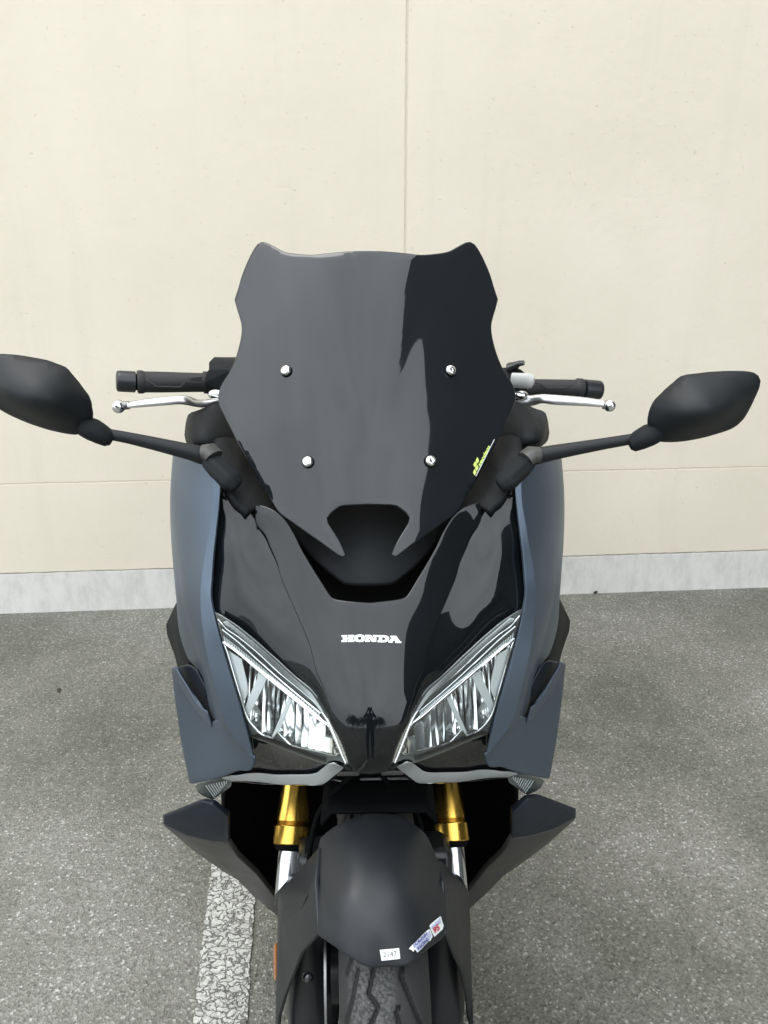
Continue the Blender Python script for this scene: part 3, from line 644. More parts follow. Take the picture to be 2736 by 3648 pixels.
    strip('lens_fluting', L(cj, (215, 330), (262, 520), (350, 860), (430, 1180), (490, 1400)), L(cj, (228, 335), (275, 525), (362, 860), (442, 1175), (505, 1395)), 90, .004, STEEL, .5, .001, h)
    return h
h1 = headlamp()
h2 = mirror_obj(h1)
for c in list(h1.children):
    q = mirror_obj(c, h2)

# --- blue side fairing
rows = [
 [cc(223, 20)+(.31,), cc(222, 20)+(.215,), cc(478, 120)+(.108,), cc(528, 190)+(.102,)],
 [cc(206, 260)+(.29,), cc(207, 250)+(.190,), cc(482, 330)+(.094,), cc(516, 360)+(.091,)],
 [cc(200, 430)+(.28,), cc(212, 430)+(.180,), cc(455, 520)+(.084,), cc(496, 540)+(.080,)],
 [cc(206, 620)+(.27,), cc(228, 620)+(.168,), cc(425, 700)+(.074,), cc(478, 700)+(.069,)],
 [cc(219, 800)+(.26,), cc(250, 800)+(.158,), cc(402, 850)+(.064,), cc(468, 850)+(.058,)],
 [cc(237, 1000)+(.245,), cc(278, 1000)+(.145,), cc(394, 1000)+(.053,), cc(463, 985)+(.046,)],
 [cc(254, 1190)+(.22,), cc(328, 1190)+(.118,), cc(412, 1200)+(.036,), cc(506, 1180)+(.028,)],
 [cc(311, 1370)+(.18,), cc(390, 1380)+(.090,), cc(448, 1400)+(.022,), cc(566, 1400)+(.014,)],
 [cc(391, 1470)+(.145,), cc(452, 1560)+(.062,), cc(508, 1630)+(.009,), cc(626, 1610)+(.001,)],
 [ce(451, 230)+(.10,), ce(500, 260)+(.042,), ce(560, 325)+(.001,), ce(672, 300)+(-.006,)],
 [ce(511, 330)+(.07,), ce(560, 380)+(.022,), ce(640, 440)+(-.007,), ce(712, 430)+(-.011,)],
 [ce(711, 520)+(.01,), ce(715, 535)+(.000,), ce(732, 548)+(-.014,), ce(745, 552)+(-.014,)]]
def loft(name, rows, mat, parent, sub=6, acr=6, thick=.004, bulge=None, both=True, bw=.004):
    pr = [[P(*q) for q in r] for r in rows]; nc = len(pr[0]); cols = []
    for c in range(nc):
        col = [r[c] for r in pr]; o = []
        for i in range(len(col)-1):
            p0, p1, p2, p3 = col[max(0, i-1)], col[i], col[i+1], col[min(len(col)-1, i+2)]
            for k in range(sub):
                t = k/sub; o.append(.5*((2*p1)+(p2-p0)*t+(2*p0-5*p1+4*p2-p3)*t*t+(3*p1-p0-3*p2+p3)*t**3))
        o.append(col[-1]); cols.append(o)
    bm = bmesh.new(); g = []
    for i in range(len(cols[0])):
        r = []
        for c in range(nc-1):
            a, b = cols[c][i], cols[c+1][i]; d = b-a; n_ = Vector((d.y, -d.x, 0)); n_.normalize()
            if n_.y > 0: n_ = -n_
            for k in range(acr if c < nc-2 else acr+1):
                t = k/acr; bl = (bulge[c] if bulge else 0)*4*t*(1-t)*d.length; r.append(bm.verts.new(a.lerp(b, t)+n_*bl))
        g.append(r)
    for i in range(len(g)-1):
        for k in range(len(g[0])-1): bm.faces.new((g[i][k], g[i+1][k], g[i+1][k+1], g[i][k+1]))
    if sum(f.calc_area()*f.normal.y for f in bm.faces if not f.normal_update()) > 0: bmesh.ops.reverse_faces(bm, faces=bm.faces)
    o = link(name, bm, mat, parent, sharp=60)
    m = o.modifiers.new('solid', 'SOLIDIFY'); m.thickness = thick; m.offset = -1
    bev(o, bw, 3, 16)
    return (o, mirror_obj(o)) if both else o
loft('side_fairing', rows, BLUE, B, bulge=(.02, .05, .0))
# lower face of the fairing with its tall flat flank
S_flank = Surf([ce(205, -30)+(.145,), ce(240, -25)+(.125,), ce(235, 200)+(.130,), ce(270, 450)+(.110,), ce(320, 715)+(.085,), ce(480, 680)+(.045,), ce(460, 345)+(.062,), ce(340, 150)+(.098,), ce(560, 330)+(.018,), ce(640, 450)+(-.002,), ce(735, 548)+(-.014,), ce(720, 600)+(-.006,), ce(640, 610)+(.008,)], sym=False)
panel('lower_fairing', S_flank, L(ce, (205, -22), (215, -34), (232, -30), (262, 30), (330, 135), (400, 235), (462, 338), (500, 318), (560, 345), (640, 455), (700, 530), (738, 552), (728, 600), (705, 628), (640, 628), (560, 655), (480, 682), (400, 700), (322, 716), (308, 640), (270, 450), (235, 210), (218, 80)), BLUE, B, thick=.006, r=.003, both=True, corner=45)
panel('air_outlet', Shift(S_flank, .022), L(ce, (245, -30), (266, -42), (320, -50), (365, -20), (440, 130), (500, 300), (462, 338), (400, 250), (320, 130)), NAVY, B, thick=.004, both=True)
panel('edge_highlight', Shift(S_flank, -.004), L(ce, (208, -28), (228, -36), (300, 80), (360, 180), (405, 235), (432, 250), (462, 345), (440, 332), (380, 262), (300, 145), (240, 40)), M('highlight_slate', (.075, .095, .125), .4, metal=.3), B, thick=.003, r=.0015, both=True, corner=50)  # added strip, its slate colour stands in for the lower fairing's edge highlight
# side body cover further back, in the shade of the fairing
facets('body_side_cover', [cc(240, 990)+(.30,), cc(200, 1075)+(.36,), cc(165, 1150)+(.40,), cc(175, 1225)+(.40,), cc(222, 1350)+(.37,), cc(262, 1500)+(.33,), cc(330, 1520)+(.22,), cc(300, 1250)+(.20,), cc(275, 1060)+(.24,), cc(228, 1190)+(.33,)],
    [(0, 1, 9, 8), (1, 2, 3, 9), (9, 3, 4, 7), (9, 7, 8), (4, 5, 6, 7)], MATTE, B, thick=.01, both=True)

# --- lower cowl under the headlamps, silver trims, indicators
S_low = Surf([ce(740, 440)+(.010,), ce(1230, 590)+(-.095,), ce(1000, 560)+(-.04,), ce(760, 640)+(.03,), ce(540, 688)+(.062,), ce(600, 725)+(.072,), ce(900, 700)+(.006,), ce(1150, 700)+(-.048,), ce(1330, 625)+(-.088,), ce(1370, 640)+(-.095,), ce(1000, 780)+(.02,)], sym=False)
panel('lower_cowl', Shift(S_low, .007), L(ce, (735, 400), (800, 440), (900, 470), (1000, 510), (1100, 550), (1230, 592), (1370, 600), (1395, 630), (1330, 640), (1220, 722), (1190, 736), (1100, 734), (850, 728), (590, 712), (520, 692), (640, 640), (705, 632), (730, 590), (745, 545)), GLOSS, B, thick=.004, r=.002, both=True)
panel('silver_trim', S_low, L(ce, (535, 688), (600, 674), (640, 672), (900, 669), (1100, 667), (1160, 655), (1212, 616), (1242, 598), (1268, 591), (1328, 620), (1322, 630), (1218, 712), (1190, 727), (1150, 730), (1050, 727), (850, 720), (600, 706)), SILV, B, thick=.002, r=.0008, both=True, corner=20)
S_ind = Surf([ce(365, 745)+(.080,), ce(530, 690)+(.068,), ce(600, 730)+(.066,), ce(470, 825)+(.075,), ce(450, 740)+(.066,)], sym=False)
ind_out = L(ce, (362, 742), (400, 722), (470, 700), (530, 691), (600, 706), (590, 742), (540, 780), (472, 826), (420, 806), (382, 782))
i1 = panel('indicator', Shift(S_ind, .012), ind_out, LED, B, thick=.006, r=.001, corner=18)
panel('lens', S_ind, ind_out, LENS, i1, thick=.002, r=.0006, corner=18)
for k in range(9):
    a = ce(430+k*17, 735-k*4); b = ce(486+k*9.5, 812-k*11)
    tube('lens_rib', [Shift(S_ind, .004).hit(*a), Shift(S_ind, .004).hit(*b)], .0008, DIFFW, i1, seg=6)
i2 = mirror_obj(i1)
for c in list(i1.children): mirror_obj(c, i2)

# --- lower winglets
facets('winglet', [ce(148, 928)+(.125,), ce(150, 990)+(.122,), ce(395, 826)+(.075,), ce(470, 860)+(.060,), ce(575, 938)+(.066,), ce(579, 1112)+(.085,), ce(460, 1100)+(.095,), ce(300, 1060)+(.108,), ce(165, 945)+(.118,), ce(410, 842)+(.070,)],
    [(0, 8, 9, 2), (0, 1, 8), (8, 1, 7, 6), (8, 6, 3, 9), (3, 6, 5, 4), (2, 9, 3)], NAVY, B, thick=.01, bw=.002, both=True)
facets('belly_panel', [ce(150, 996)+(.124,), ce(300, 1064)+(.112,), ce(460, 1104)+(.099,), ce(580, 1114)+(.089,), ce(640, 1205)+(.12,), ce(760, 1315)+(.165,), ce(905, 1500)+(.22,), ce(905, 1600)+(.25,), ce(735, 1455)+(.25,), ce(560, 1310)+(.235,), ce(330, 1150)+(.185,), ce(640, 1360)+(.23,), ce(700, 1340)+(.215,), ce(520, 1230)+(.17,)],
    [(0, 1, 10), (1, 2, 13, 10), (2, 3, 4, 13), (10, 13, 9), (13, 4, 5, 12), (13, 12, 11, 9), (12, 5, 6, 8), (11, 12, 8), (6, 7, 8)], GREYP, B, thick=.01, bw=.002, both=True)

# --- dark inner structure behind the nose
S_in = Surf([(1315, 2300, .26), (1315, 2700, .31), (1315, 2900, .34), (1315, 3200, .38), (900, 2700, .27), (820, 2800, .20), (820, 3000, .21), (1000, 3250, .31), (900, 2300, .25)], sym=True)
panel('inner_shield', S_in, L(ce, (1502, 300), (1200, 300), (900, 300), (700, 560), (570, 690), (560, 900), (572, 1110), (640, 1210), (760, 1320), (900, 1500), (920, 1700), (940, 2150), (1502, 2150)), VOID, B, thick=.01, sym=True)
# fairing lining just behind the painted skin, so no gap shows daylight
S_lin = Surf([(1315, 1700, .34), (1315, 2100, .22), (1315, 2600, .15), (700, 1700, .35), (700, 2200, .27), (760, 2600, .21), (900, 2000, .24), (1000, 2400, .18), (1100, 2700, .16)])
panel('fairing_lining', S_lin, [(1315, 1650), (1000, 1650), (700, 1680), (660, 1900), (670, 2200), (720, 2500), (760, 2660), (900, 2700), (1150, 2730), (1315, 2760)], VOID, B, thick=.006, sym=True, grid=.02)
# horn, bracket, hoses
br = boxo('horn_bracket', P(*ce(1500, 800), .10), (.105, .01, .085), STEEL, B)
boxo('bracket_tab', P(*ce(1484, 760), .075), (.042, .02, .10), VOID, br)
boxo('bracket_lip', P(*ce(1530, 893), .072), (.078, .004, .0018), ALU, br, bw=.0004)
p = P(*cf(190, 800), .07); tube('horn', [p, p+Vector((0, .03, 0))], [.034, .030], SATIN, B, seg=32)
boxo('cross_stay', P(*cf(170, 688), .06), (.095, .006, .004), STEEL, B)
boxo('cross_stay', P(*ce(1240, 690), .06), (.06, .006, .003), STEEL, B, rot=(0, .2, 0))
boxo('nose_clip', P(*ce(1365, 645), -.07), (.030, .01, .007), GREYP, B, both=True)
tube('brake_hose', [P(*ce(1420, 640), .02), P(*ce(1290, 760), .03), P(*ce(1170, 920), .03), P(*ce(1120, 1120), .02), P(*ce(1100, 1300), .02)], .0040, VOID, B, seg=12, step=.01)
tube('brake_hose', [P(*cf(90, 640), .05), P(*cf(230, 820), .05), P(*cf(330, 900), .05), P(*cf(380, 1060), .04)], .0040, VOID, B, seg=12, step=.01)

# --- dash cowl shoulders at the mirrors
S_sh = Surf([ca(560, 1140)+(.31,), ca(415, 1203)+(.315,), ca(325, 1238)+(.325,), ca(290, 1340)+(.34,), ca(300, 1425)+(.33,), ca(338, 1352)+(.235,), ca(420, 1365)+(.215,), ca(520, 1390)+(.225,), ca(340, 1450)+(.27,), ca(450, 1480)+(.24,), ca(640, 1420)+(.255,), ca(500, 1260)+(.275,), ca(650, 1250)+(.32,)], sym=False)
panel('dash_cowl', S_sh, L(ca, (620, 1120), (520, 1165), (415, 1203), (338, 1232), (312, 1250), (298, 1300), (289, 1380), (298, 1425), (318, 1452), (440, 1485), (560, 1560), (700, 1540), (700, 1300)), MATTE, B, thick=.02, r=.008, both=True)
S_arm = Surf([cc(510, -70)+(.215,), cc(440, 0)+(.20,), cc(640, 120)+(.170,), cc(600, 250)+(0.114,), cc(700, 385)+(0.100,), cc(860, 398)+(0.124,), cc(940, 430)+(0.142,), cc(810, 235)+(.180,), cc(740, 100)+(.220,), cc(680, -60)+(.255,), cc(560, -120)+(.24,), cc(780, 350)+(0.126,)], sym=False)
panel('mirror_cowl', S_arm, L(cc, (470, -60), (520, -75), (560, -78), (620, -68), (700, -40), (780, 130), (830, 225), (950, 440), (915, 425), (870, 405), (800, 380), (762, 374), (700, 400), (640, 342), (606, 286), (600, 262), (560, 220), (490, 120)), MATTE, B, thick=.012, r=.006, both=True)
# mirror stalk roots
def root(pts, rad, fl): return bev(tube('mirror_mount', pts, rad, MATTE, B, seg=6, flat=fl), .004, 3)
root([P(*cc(462, 75), .135), P(*cc(520, 130), .118), P(*cc(600, 215), .100), P(*cc(640, 250), .098)], [.015, .0175, .0165, .011], (1.15, .9))
root([P(*cd(1062, 85), .135), P(*cd(1000, 140), .118), P(*cd(925, 215), .100), P(*cd(880, 245), .098)], [.015, .0175, .0165, .011], (1.15, .9))

# --- mirrors
SHELL = M('mirror_shell', (.012, .014, .016), .50, bump=(900, .25, .0004), spec=.30)
def mirror(out, apex, ydep, stalk, srad, neck, nrad, collar):
    S = Surf(out_c(out, ydep)+apex, sym=False)
    m = panel('mirror', S, out, SHELL, B, thick=.012, r=.010, grid=.008, corner=50)
    g = panel('mirror_glass', Shift(S, .006), [(x*.9+.1*sum(q[0] for q in out)/len(out), y*.9+.1*sum(q[1] for q in out)/len(out)) for x, y in out], SATIN, m, thick=.012, r=.002)
    s = tube('mirror_stalk', [P(*q) for q in stalk], srad, SHELL, m, seg=24, step=.008)
    n = tube('mirror_boot', [P(*q) for q in neck], nrad, MATTE, m, seg=24, step=.004, flat=(1, .82))
    c = tube('stalk_collar', [P(*q) for q in collar], [.0135, .0155, .0145], GREYP, m, seg=20, flat=(1.05, .8))
def out_c(o, y): return [(a, b, y) for a, b in o]
mirror(L(cn_, (900, 550), (905, 490), (918, 445), (945, 395), (1010, 330), (1090, 262), (1110, 248), (1150, 237), (1280, 222), (1400, 216), (1520, 220), (1575, 232), (1600, 250), (1613, 280), (1605, 320), (1575, 390), (1540, 462), (1500, 525), (1440, 575), (1340, 612), (1200, 648), (1080, 664), (990, 664), (958, 655), (930, 610)),
    [cn_(1080, 430)+(.088,), cn_(1260, 420)+(.072,), cn_(1420, 390)+(.085,)], .120,
    [cn_(830, 640)+(.125,), cn_(640, 672)+(.128,), cn_(420, 710)+(.132,), cn_(230, 745)+(.137,), cn_(170, 760)+(.14,)], [.0074, .0080, .0096, .0114, .0122],
    [cn_(945, 605)+(.125,), cn_(905, 622)+(.122,), cn_(850, 650)+(.122,), cn_(800, 675)+(.124,), cn_(782, 683)+(.125,)], [.0170, .0182, .0172, .0145, .009],
    [cn_(215, 745)+(.136,), cn_(165, 745)+(.135,), cn_(125, 775)+(.13,)])
mirror(L(cm, (607, 530), (603, 470), (598, 425), (583, 385), (520, 298), (450, 215), (430, 198), (400, 185), (300, 150), (130, 121), (0, 113), (-60, 118), (-110, 130), (-150, 160), (-165, 205), (-155, 260), (-110, 360), (-50, 435), (0, 478), (40, 502), (120, 540), (250, 590), (400, 630), (490, 643), (525, 640), (560, 590)),
    [cm(420, 380)+(.088,), cm(230, 350)+(.072,), cm(40, 310)+(.085,)], .120,
    [cm(690, 635)+(.125,), cm(850, 665)+(.128,), cm(1060, 712)+(.132,), cm(1280, 765)+(.137,), cm(1345, 785)+(.14,)], [.0074, .0080, .0096, .0116, .0122],
    [cm(565, 590)+(.125,), cm(610, 610)+(.122,), cm(665, 640)+(.122,), cm(715, 668)+(.124,), cm(738, 680)+(.125,)], [.0170, .0182, .0172, .0145, .009],
    [cm(1335, 760)+(.136,), cm(1375, 755)+(.135,), cm(1405, 790)+(.13,)])

# --- handlebars, grips, levers
def seg(f, a, b, n, y0, y1): return [P(*f(a[0]+(b[0]-a[0])*i/n, a[1]+(b[1]-a[1])*i/n), y0+(y1-y0)*i/n) for i in range(n+1)]
def prof(f, a, b, y0, y1, pr, name, mat, parent, fl=None, sh=35):
    A, Bb = P(*f(*a), y0), P(*f(*b), y1); return tube(name, [A.lerp(Bb, t) for t, _ in pr], [r for _, r in pr], mat, parent, seg=36, flat=fl, sharp=sh)
pxm = 1.0/(K*FOC)*1.30     # metres per crop pixel at the bars
hb = tube('handlebar', [P(*cm(1560, 300), .375), P(1000, 1330, .44), P(1315, 1320, .47), P(1630, 1330, .46), P(*cn_(60, 320), .42)], .013, SATIN, B, step=.02)
rb = 66*pxm
prof(cm, (762, 290), (890, 296), .335, .345, [(0, rb*.70), (.03, rb*.88), (.09, rb*.97), (.2, rb), (.97, rb), (1, rb*.9)], 'bar_end', SATIN, B)
prof(cm, (886, 296), (904, 297), .345, .346, [(0, rb*.78), (1, rb*.78)], 'bar_end_neck', VOID, B)
g1 = prof(cm, (900, 296), (1352, 300), .346, .380, [(0, rb*1.0), (.02, rb*1.1), (.08, rb*1.1), (.105, rb*1.02), (.12, rb*1.0), (.3, rb*1.0), (.6, rb*.96), (.95, rb*.92), (1, rb*.93)], 'grip', GRIPM, B)
prof(cm, (1338, 300), (1362, 300), .380, .382, [(0, rb*1.08), (1, rb*1.08)], 'grip_flange', GRIPM, B)
r2 = 58*1.04*(1.0/(1.7724*FOC))*1.36
prof(cn_, (603, 338), (492, 330), .418, .412, [(0, r2*.70), (.04, r2*.9), (.1, r2*.98), (.2, r2), (.97, r2), (1, r2*.9)], 'bar_end', SATIN, B)
prof(cn_, (497, 330), (478, 328), .412, .411, [(0, r2*.78), (1, r2*.78)], 'bar_end_neck', VOID, B)
g2 = prof(cn_, (488, 326), (120, 317), .411, .40, [(0, r2*.95), (.02, r2*1.02), (.10, r2*1.02), (.13, r2*.88), (.3, r2*.86), (.6, r2*.84), (1, r2*.80)], 'grip', GRIPM, B)
# raised rubber pattern on the grips
def groove(f, pts, y, par):
    tube('grip_ridge', [P(*f(*p), y) for p in pts], .0011, GRIPM, par, seg=6)
groove(cm, [(950, 288), (975, 292), (1025, 325), (1185, 330), (1240, 270), (1330, 262)], .335, g1)
for k in range(4): groove(cm, [(1235+k*8, 292-k*8), (1325, 292-k*8)], .342, g1)
groove(cm, [(1235, 298), (1325, 300)], .341, g1)
groove(cn_, [(185, 290), (215, 295), (265, 325), (380, 323), (410, 300), (430, 300)], .385, g2)
# twist grip housing (left of the picture) and switch box (right)
facets('throttle_housing', [cm(1405, 131)+(.40,), cm(1600, 133)+(.42,), cm(1372, 165)+(.375,), cm(1560, 170)+(.37,), cm(1370, 215)+(.360,), cm(1350, 240)+(.365,), cm(1345, 300)+(.355,), cm(1350, 375)+(.365,), cm(1530, 215)+(.350,), cm(1470, 360)+(.355,), cm(1600, 300)+(.37,), cm(1440, 372)+(.37,)],
    [(0, 2, 3, 1), (2, 4, 8, 3), (4, 5, 6, 9, 8), (6, 7, 11, 9), (8, 9, 10), (3, 8, 10, 1)], MATTE, B, thick=.035, bw=.005)
sw = facets('switch_housing', [cn_(-60, 190)+(.42,), cn_(40, 190)+(.41,), cn_(100, 200)+(.405,), cn_(125, 225)+(.41,), cn_(133, 250)+(.405,), cn_(135, 300)+(.385,), cn_(130, 362)+(.385,), cn_(60, 362)+(.38,), cn_(-60, 350)+(.39,), cn_(20, 245)+(.385,), cn_(-60, 260)+(.39,)],
    [(0, 1, 9, 10), (1, 2, 3, 4, 9), (9, 4, 5), (9, 5, 6, 7), (10, 9, 7, 8)], MATTE, B, thick=.035, bw=.004)
tube('switch_toggle', [P(*cn_(30, 195), .405), P(*cn_(62, 182), .40), P(*cn_(88, 168), .395), P(*cn_(118, 164), .392)], [.013, .010, .007, .006], SATIN, sw, seg=14, flat=(1.2, .7))
text_on('switch_mark', Flat(.372), 'x', cn_(86, 238), (9, -2), (2, -9), WHITE, sw)
tube('flasher_lever', [P(*cn_(45, 274), .37), P(*cn_(110, 276), .36), P(*cn_(150, 280), .352), P(*cn_(172, 286), .35), P(*cn_(182, 288), .35)], [.0125, .0125, .0130, .0105, .004], GREYW, sw, seg=20, flat=(.6, 1))
# levers
def lever(f, top, bot, y, ballc, br_, neck, yb, par_name):
    n = len(top); bm = bmesh.new(); A = resample([P(*f(*p), q) for p, q in zip(top, y)], False, .005); Cc = resample([P(*f(*p), q-.004) for p, q in zip(bot, y)], False, .005)
    N = max(len(A), len(Cc))
    def at(l, t):
        x = t*(len(l)-1); i = min(int(x), len(l)-2); return l[i].lerp(l[i+1], x-i)
    rows = []
    for i in range(N):
        a, c = at(A, i/(N-1)), at(Cc, i/(N-1)); mid = a.lerp(c, .5); h = (a-c).length/2; u = (a-c).normalized(); r_ = []
        # section: broad flat top face sloping to the viewer, rounded front
        for an in range(0, 360, 15):
            ca_, sa = cos(radians(an)), sin(radians(an)); s1 = abs(sa)**.8*(1 if sa >= 0 else -1)
            r_.append(bm.verts.new(mid+u*(h*s1)+Vector((0, -1, 0))*(.009*ca_)*(1.0 if ca_ < 0 else .8)))
        rows.append(r_)
    for i in range(N-1):
        for k in range(24): bm.faces.new((rows[i][k], rows[i][(k+1) % 24], rows[i+1][(k+1) % 24], rows[i+1][k]))
    bm.faces.new(rows[0]); bm.faces.new(rows[-1]); bmesh.ops.recalc_face_normals(bm, faces=bm.faces)
    o = link(par_name, bm, ALU, B)
    ball('lever_ball', P(*f(*ballc), yb), br_, CHROME, o); p0 = P(*f(*ballc), yb)
    tube('lever_neck', [p0, P(*f(*neck), y[0])], [.007, .0062], STEEL, o, seg=16)
    return o
lv = lever(cm, [(845, 430), (900, 416), (1060, 396), (1200, 385), (1240, 392), (1290, 412), (1340, 414), (1440, 400), (1540, 395)], [(845, 466), (900, 464), (1060, 452), (1180, 443), (1230, 448), (1290, 460), (1340, 463), (1440, 435), (1540, 440)], [.275, .277, .282, .29, .295, .305, .315, .33, .35], (778, 458), 44*pxm*.93, (850, 448), .273, 'brake_lever')
lv2 = lever(cn_, [(620, 398), (600, 396), (520, 384), (420, 374), (300, 366), (230, 362), (150, 370), (80, 372), (0, 375)], [(612, 444), (590, 442), (520, 438), (420, 434), (300, 428), (230, 420), (160, 438), (80, 430), (0, 430)], [.35, .35, .352, .355, .36, .365, .375, .38, .385], (660, 434), .0104, (615, 432), .345, 'brake_lever')
ball('lever_pivot', P(*cm(1420, 378), .345), .009, CHROME, lv, (1.6, 1, 1)); ball('lever_pivot', P(*cn_(95, 372), .37), .009, CHROME, lv2, (1.6, 1, 1))

# --- fork legs
for s in (-1, 1):
    # the leg follows the rake; the axis is measured at the collar and the top
    if s < 0: top, low = P(*ce(1018, 735), .205), P(*ce(993, 1065), .150)
    else: top, low = P(*cf(541, 722), .205), P(*cf(566, 1045), .150)
    d = (low-top).normalized(); ln = (low-top).length; u0 = top-d*.10
    def pr(a, b, r0, r1=None): return [u0+d*a, u0+d*b], [r0, r1 or r0]
    T = lambda t: u0+d*(.10+ln*t)
    pp = [(-.6, .0205), (0, .0232), (.25, .0250), (.55, .0275), (.705, .0285)]
    f = tube('fork_leg', [T(a) for a, _ in pp], [r for _, r in pp], GOLD, B, seg=40)
    tube('fork_groove', [T(.69), T(.81)], .0262, M('dark_gold', (.32, .15, .02), .35, metal=1), f, seg=40)
    qq = [(.795, .0296), (.81, .0308), (1.15, .0308), (1.165, .0298)]
    tube('fork_collar', [T(a) for a, _ in qq], [r for _, r in qq], GOLD, f, seg=40)
    qq = [(1.16, .0285), (1.23, .0275), (1.29, .022)]
    tube('dust_seal', [T(a) for a, _ in qq], [r for _, r in qq], VOID, f, seg=40)
    tube('fork_tube', [T(1.25), T(2.3)], .0205, TUBE, f, seg=40)
    ft = T(2.25); tube('fork_foot', [ft, Vector((s*.112+.006, .06, .40)), Vector((s*.106+.006, .03, .31)), Vector((s*.104+.006, .01, .20)), Vector((s*.104+.006, .0, .09))], [.024, .036, .040, .044, .035], SATIN, f, seg=24, step=.02)

# --- front mudguard
S_fen = Surf([(1322, 2915, -.030), (1325, 3050, -.093), (1330, 3200, -.146), (1345, 3330, -.182), (1375, 3440, -.202), (1190, 2960, -.038), (1140, 3060, -.072), (1134, 3200, -.122), (1132, 3323, -.160), (1250, 3400, -.190), (1250, 2990, -.062), (1230, 3200, -.144),
    (1460, 2960, -.036), (1550, 3080, -.068), (1583, 3170, -.098), (1590, 3323, -.148), (1500, 3400, -.184), (1410, 2990, -.060), (1450, 3200, -.141)], sym=False, tilt=48)
class Fold(Surf):
    def __init__(s, base): s.b = base; s.V = base.V; s.D = base.D
    def F(s, x, z):
        u = abs(x-.013)-.046; return s.b.F(x, z)+.48*(math.sqrt(u*u+3e-6)+u)*.5-.004
S_fen = Fold(S_fen)
FEN = M('mudguard_plastic', (.013, .015, .018), .44, bump=(700, .12, .0003), var=(7, .05), spec=.45)
panel('front_mudguard', S_fen, L(cg, (1480, 285), (1350, 330), (1260, 375), (1185, 440), (1172, 500), (1160, 600), (1146, 720), (1150, 850), (1160, 960), (1166, 1062), (1250, 1120), (1390, 1215), (1470, 1262), (1520, 1273)) + L(ch, (130, 1272), (250, 1266), (300, 1250), (350, 1207), (440, 1135), (530, 1062), (538, 1020), (536, 960), (530, 850), (522, 720), (480, 600), (440, 500), (400, 420), (300, 335), (200, 290), (0, 280)), FEN, B, thick=.005, r=.003, corner=42)
mg = [o for o in B.children if o.name.startswith('front_mudguard')][0]
facets('fork_cover', [cg(1172, 500)+(-0.046,), cg(1100, 580)+(-0.012,), cg(1000, 690)+(0.023,), cg(915, 798)+(0.033,), cg(903, 850)+(0.033,), cg(900, 1000)+(0.013,), cg(888, 1500)+(-0.022,), cg(880, 1800)+(-0.010,), cg(940, 885)+(-0.016,), cg(1088, 828)+(-0.082,), cg(1102, 790)+(-0.074,), cg(1146, 720)+(-0.094,), cg(1166, 1064)+(-0.152,), cg(1050, 1192)+(-0.118,), cg(1058, 900)+(-0.072,), cg(1010, 1300)+(-0.088,), cg(950, 1460)+(-0.045,), cg(905, 1620)+(-0.030,), cg(895, 1800)+(-0.030,), cg(925, 1000)+(-0.006,)],
    [(0, 1, 10, 11), (1, 2, 10), (2, 3, 8, 10), (8, 9, 10), (3, 4, 8), (4, 5, 19, 8), (8, 19, 14), (8, 14, 9), (9, 14, 11, 10), (14, 12, 11), (14, 13, 12), (14, 19, 13), (19, 15, 13), (5, 6, 16, 19), (19, 16, 15), (6, 7, 18, 17), (6, 17, 16)], FEN, mg, thick=.006, bw=.0025)
facets('fork_cover', [ch(522, 720)+(-0.080,), ch(478, 570)+(-0.040,), ch(530, 612)+(-0.008,), ch(640, 728)+(0.033,), ch(680, 790)+(0.040,), ch(690, 860)+(0.038,), ch(695, 1060)+(0.013,), ch(702, 1300)+(-0.007,), ch(710, 1500)+(-0.017,), ch(718, 1800)+(-0.022,), ch(610, 800)+(-0.002,), ch(600, 1000)+(-0.066,), ch(532, 960)+(-0.116,), ch(536, 1064)+(-0.142,), ch(590, 1200)+(-0.104,), ch(640, 1310)+(-0.070,), ch(672, 1480)+(-0.035,), ch(690, 1640)+(-0.020,), ch(696, 1800)+(-0.020,)],
    [(0, 1, 2), (0, 2, 3, 10), (3, 4, 5, 10), (0, 10, 11, 12), (10, 5, 6, 11), (12, 11, 14, 13), (11, 6, 7, 14), (14, 7, 15), (15, 7, 8, 16), (16, 8, 9, 17), (17, 9, 18)], FEN, mg, thick=.006, bw=.0025)
bm = bmesh.new(); rg = []
for i in range(25):
    a = radians(88+i*3.2); R_ = .322; rg.append([bm.verts.new((.012+x, -R_*cos(a)+(.03 if abs(x) > .07 else 0)*-cos(a), .30+(R_-(.02 if abs(x) > .07 else 0))*sin(a))) for x in (-.082, -.068, -.03, .03, .068, .082)])
for i in range(24):
    for k in range(5): bm.faces.new((rg[i][k], rg[i+1][k], rg[i+1][k+1], rg[i][k+1]))
o = link('mudguard_tail', bm, VOID, mg, sharp=40); o.modifiers.new('solid', 'SOLIDIFY').thickness = .004
# number label and team sticker on the mudguard
def ck(x, y): return (1350+x/4.74, 3150+y/4.74)
def patch(name, pts, mat, lift, parent=mg, S=S_fen, corner=30):
    return panel(name, S, [ck(*p) for p in pts], mat, parent, thick=.0006, r=.0001, grid=.006, step=.004, lift=lift, corner=corner)
nl = patch('number_label', [(14, 1106), (334, 1075), (354, 1254), (44, 1286)], WHITE, .0015)
text_on('label_text', S_fen, '2147', ck(62, 1226), (24.5, -2.5), (3.2, 27), GREYTXT, mg, lift=.0028) if False else text_on('label_text', S_fen, '2147', ck(66, 1226), (24.5, -2.6), (-2.6, -25.5), GREYTXT, mg, lift=.0024, shear=0)
patch('team_sticker', [(498, 1088), (540, 1040), (600, 985), (700, 880), (800, 785), (840, 758), (862, 790), (885, 860), (890, 890), (850, 960), (830, 955), (740, 1050), (640, 1152), (612, 1110), (596, 1092), (572, 1140), (548, 1112)], WHITE, .0015)
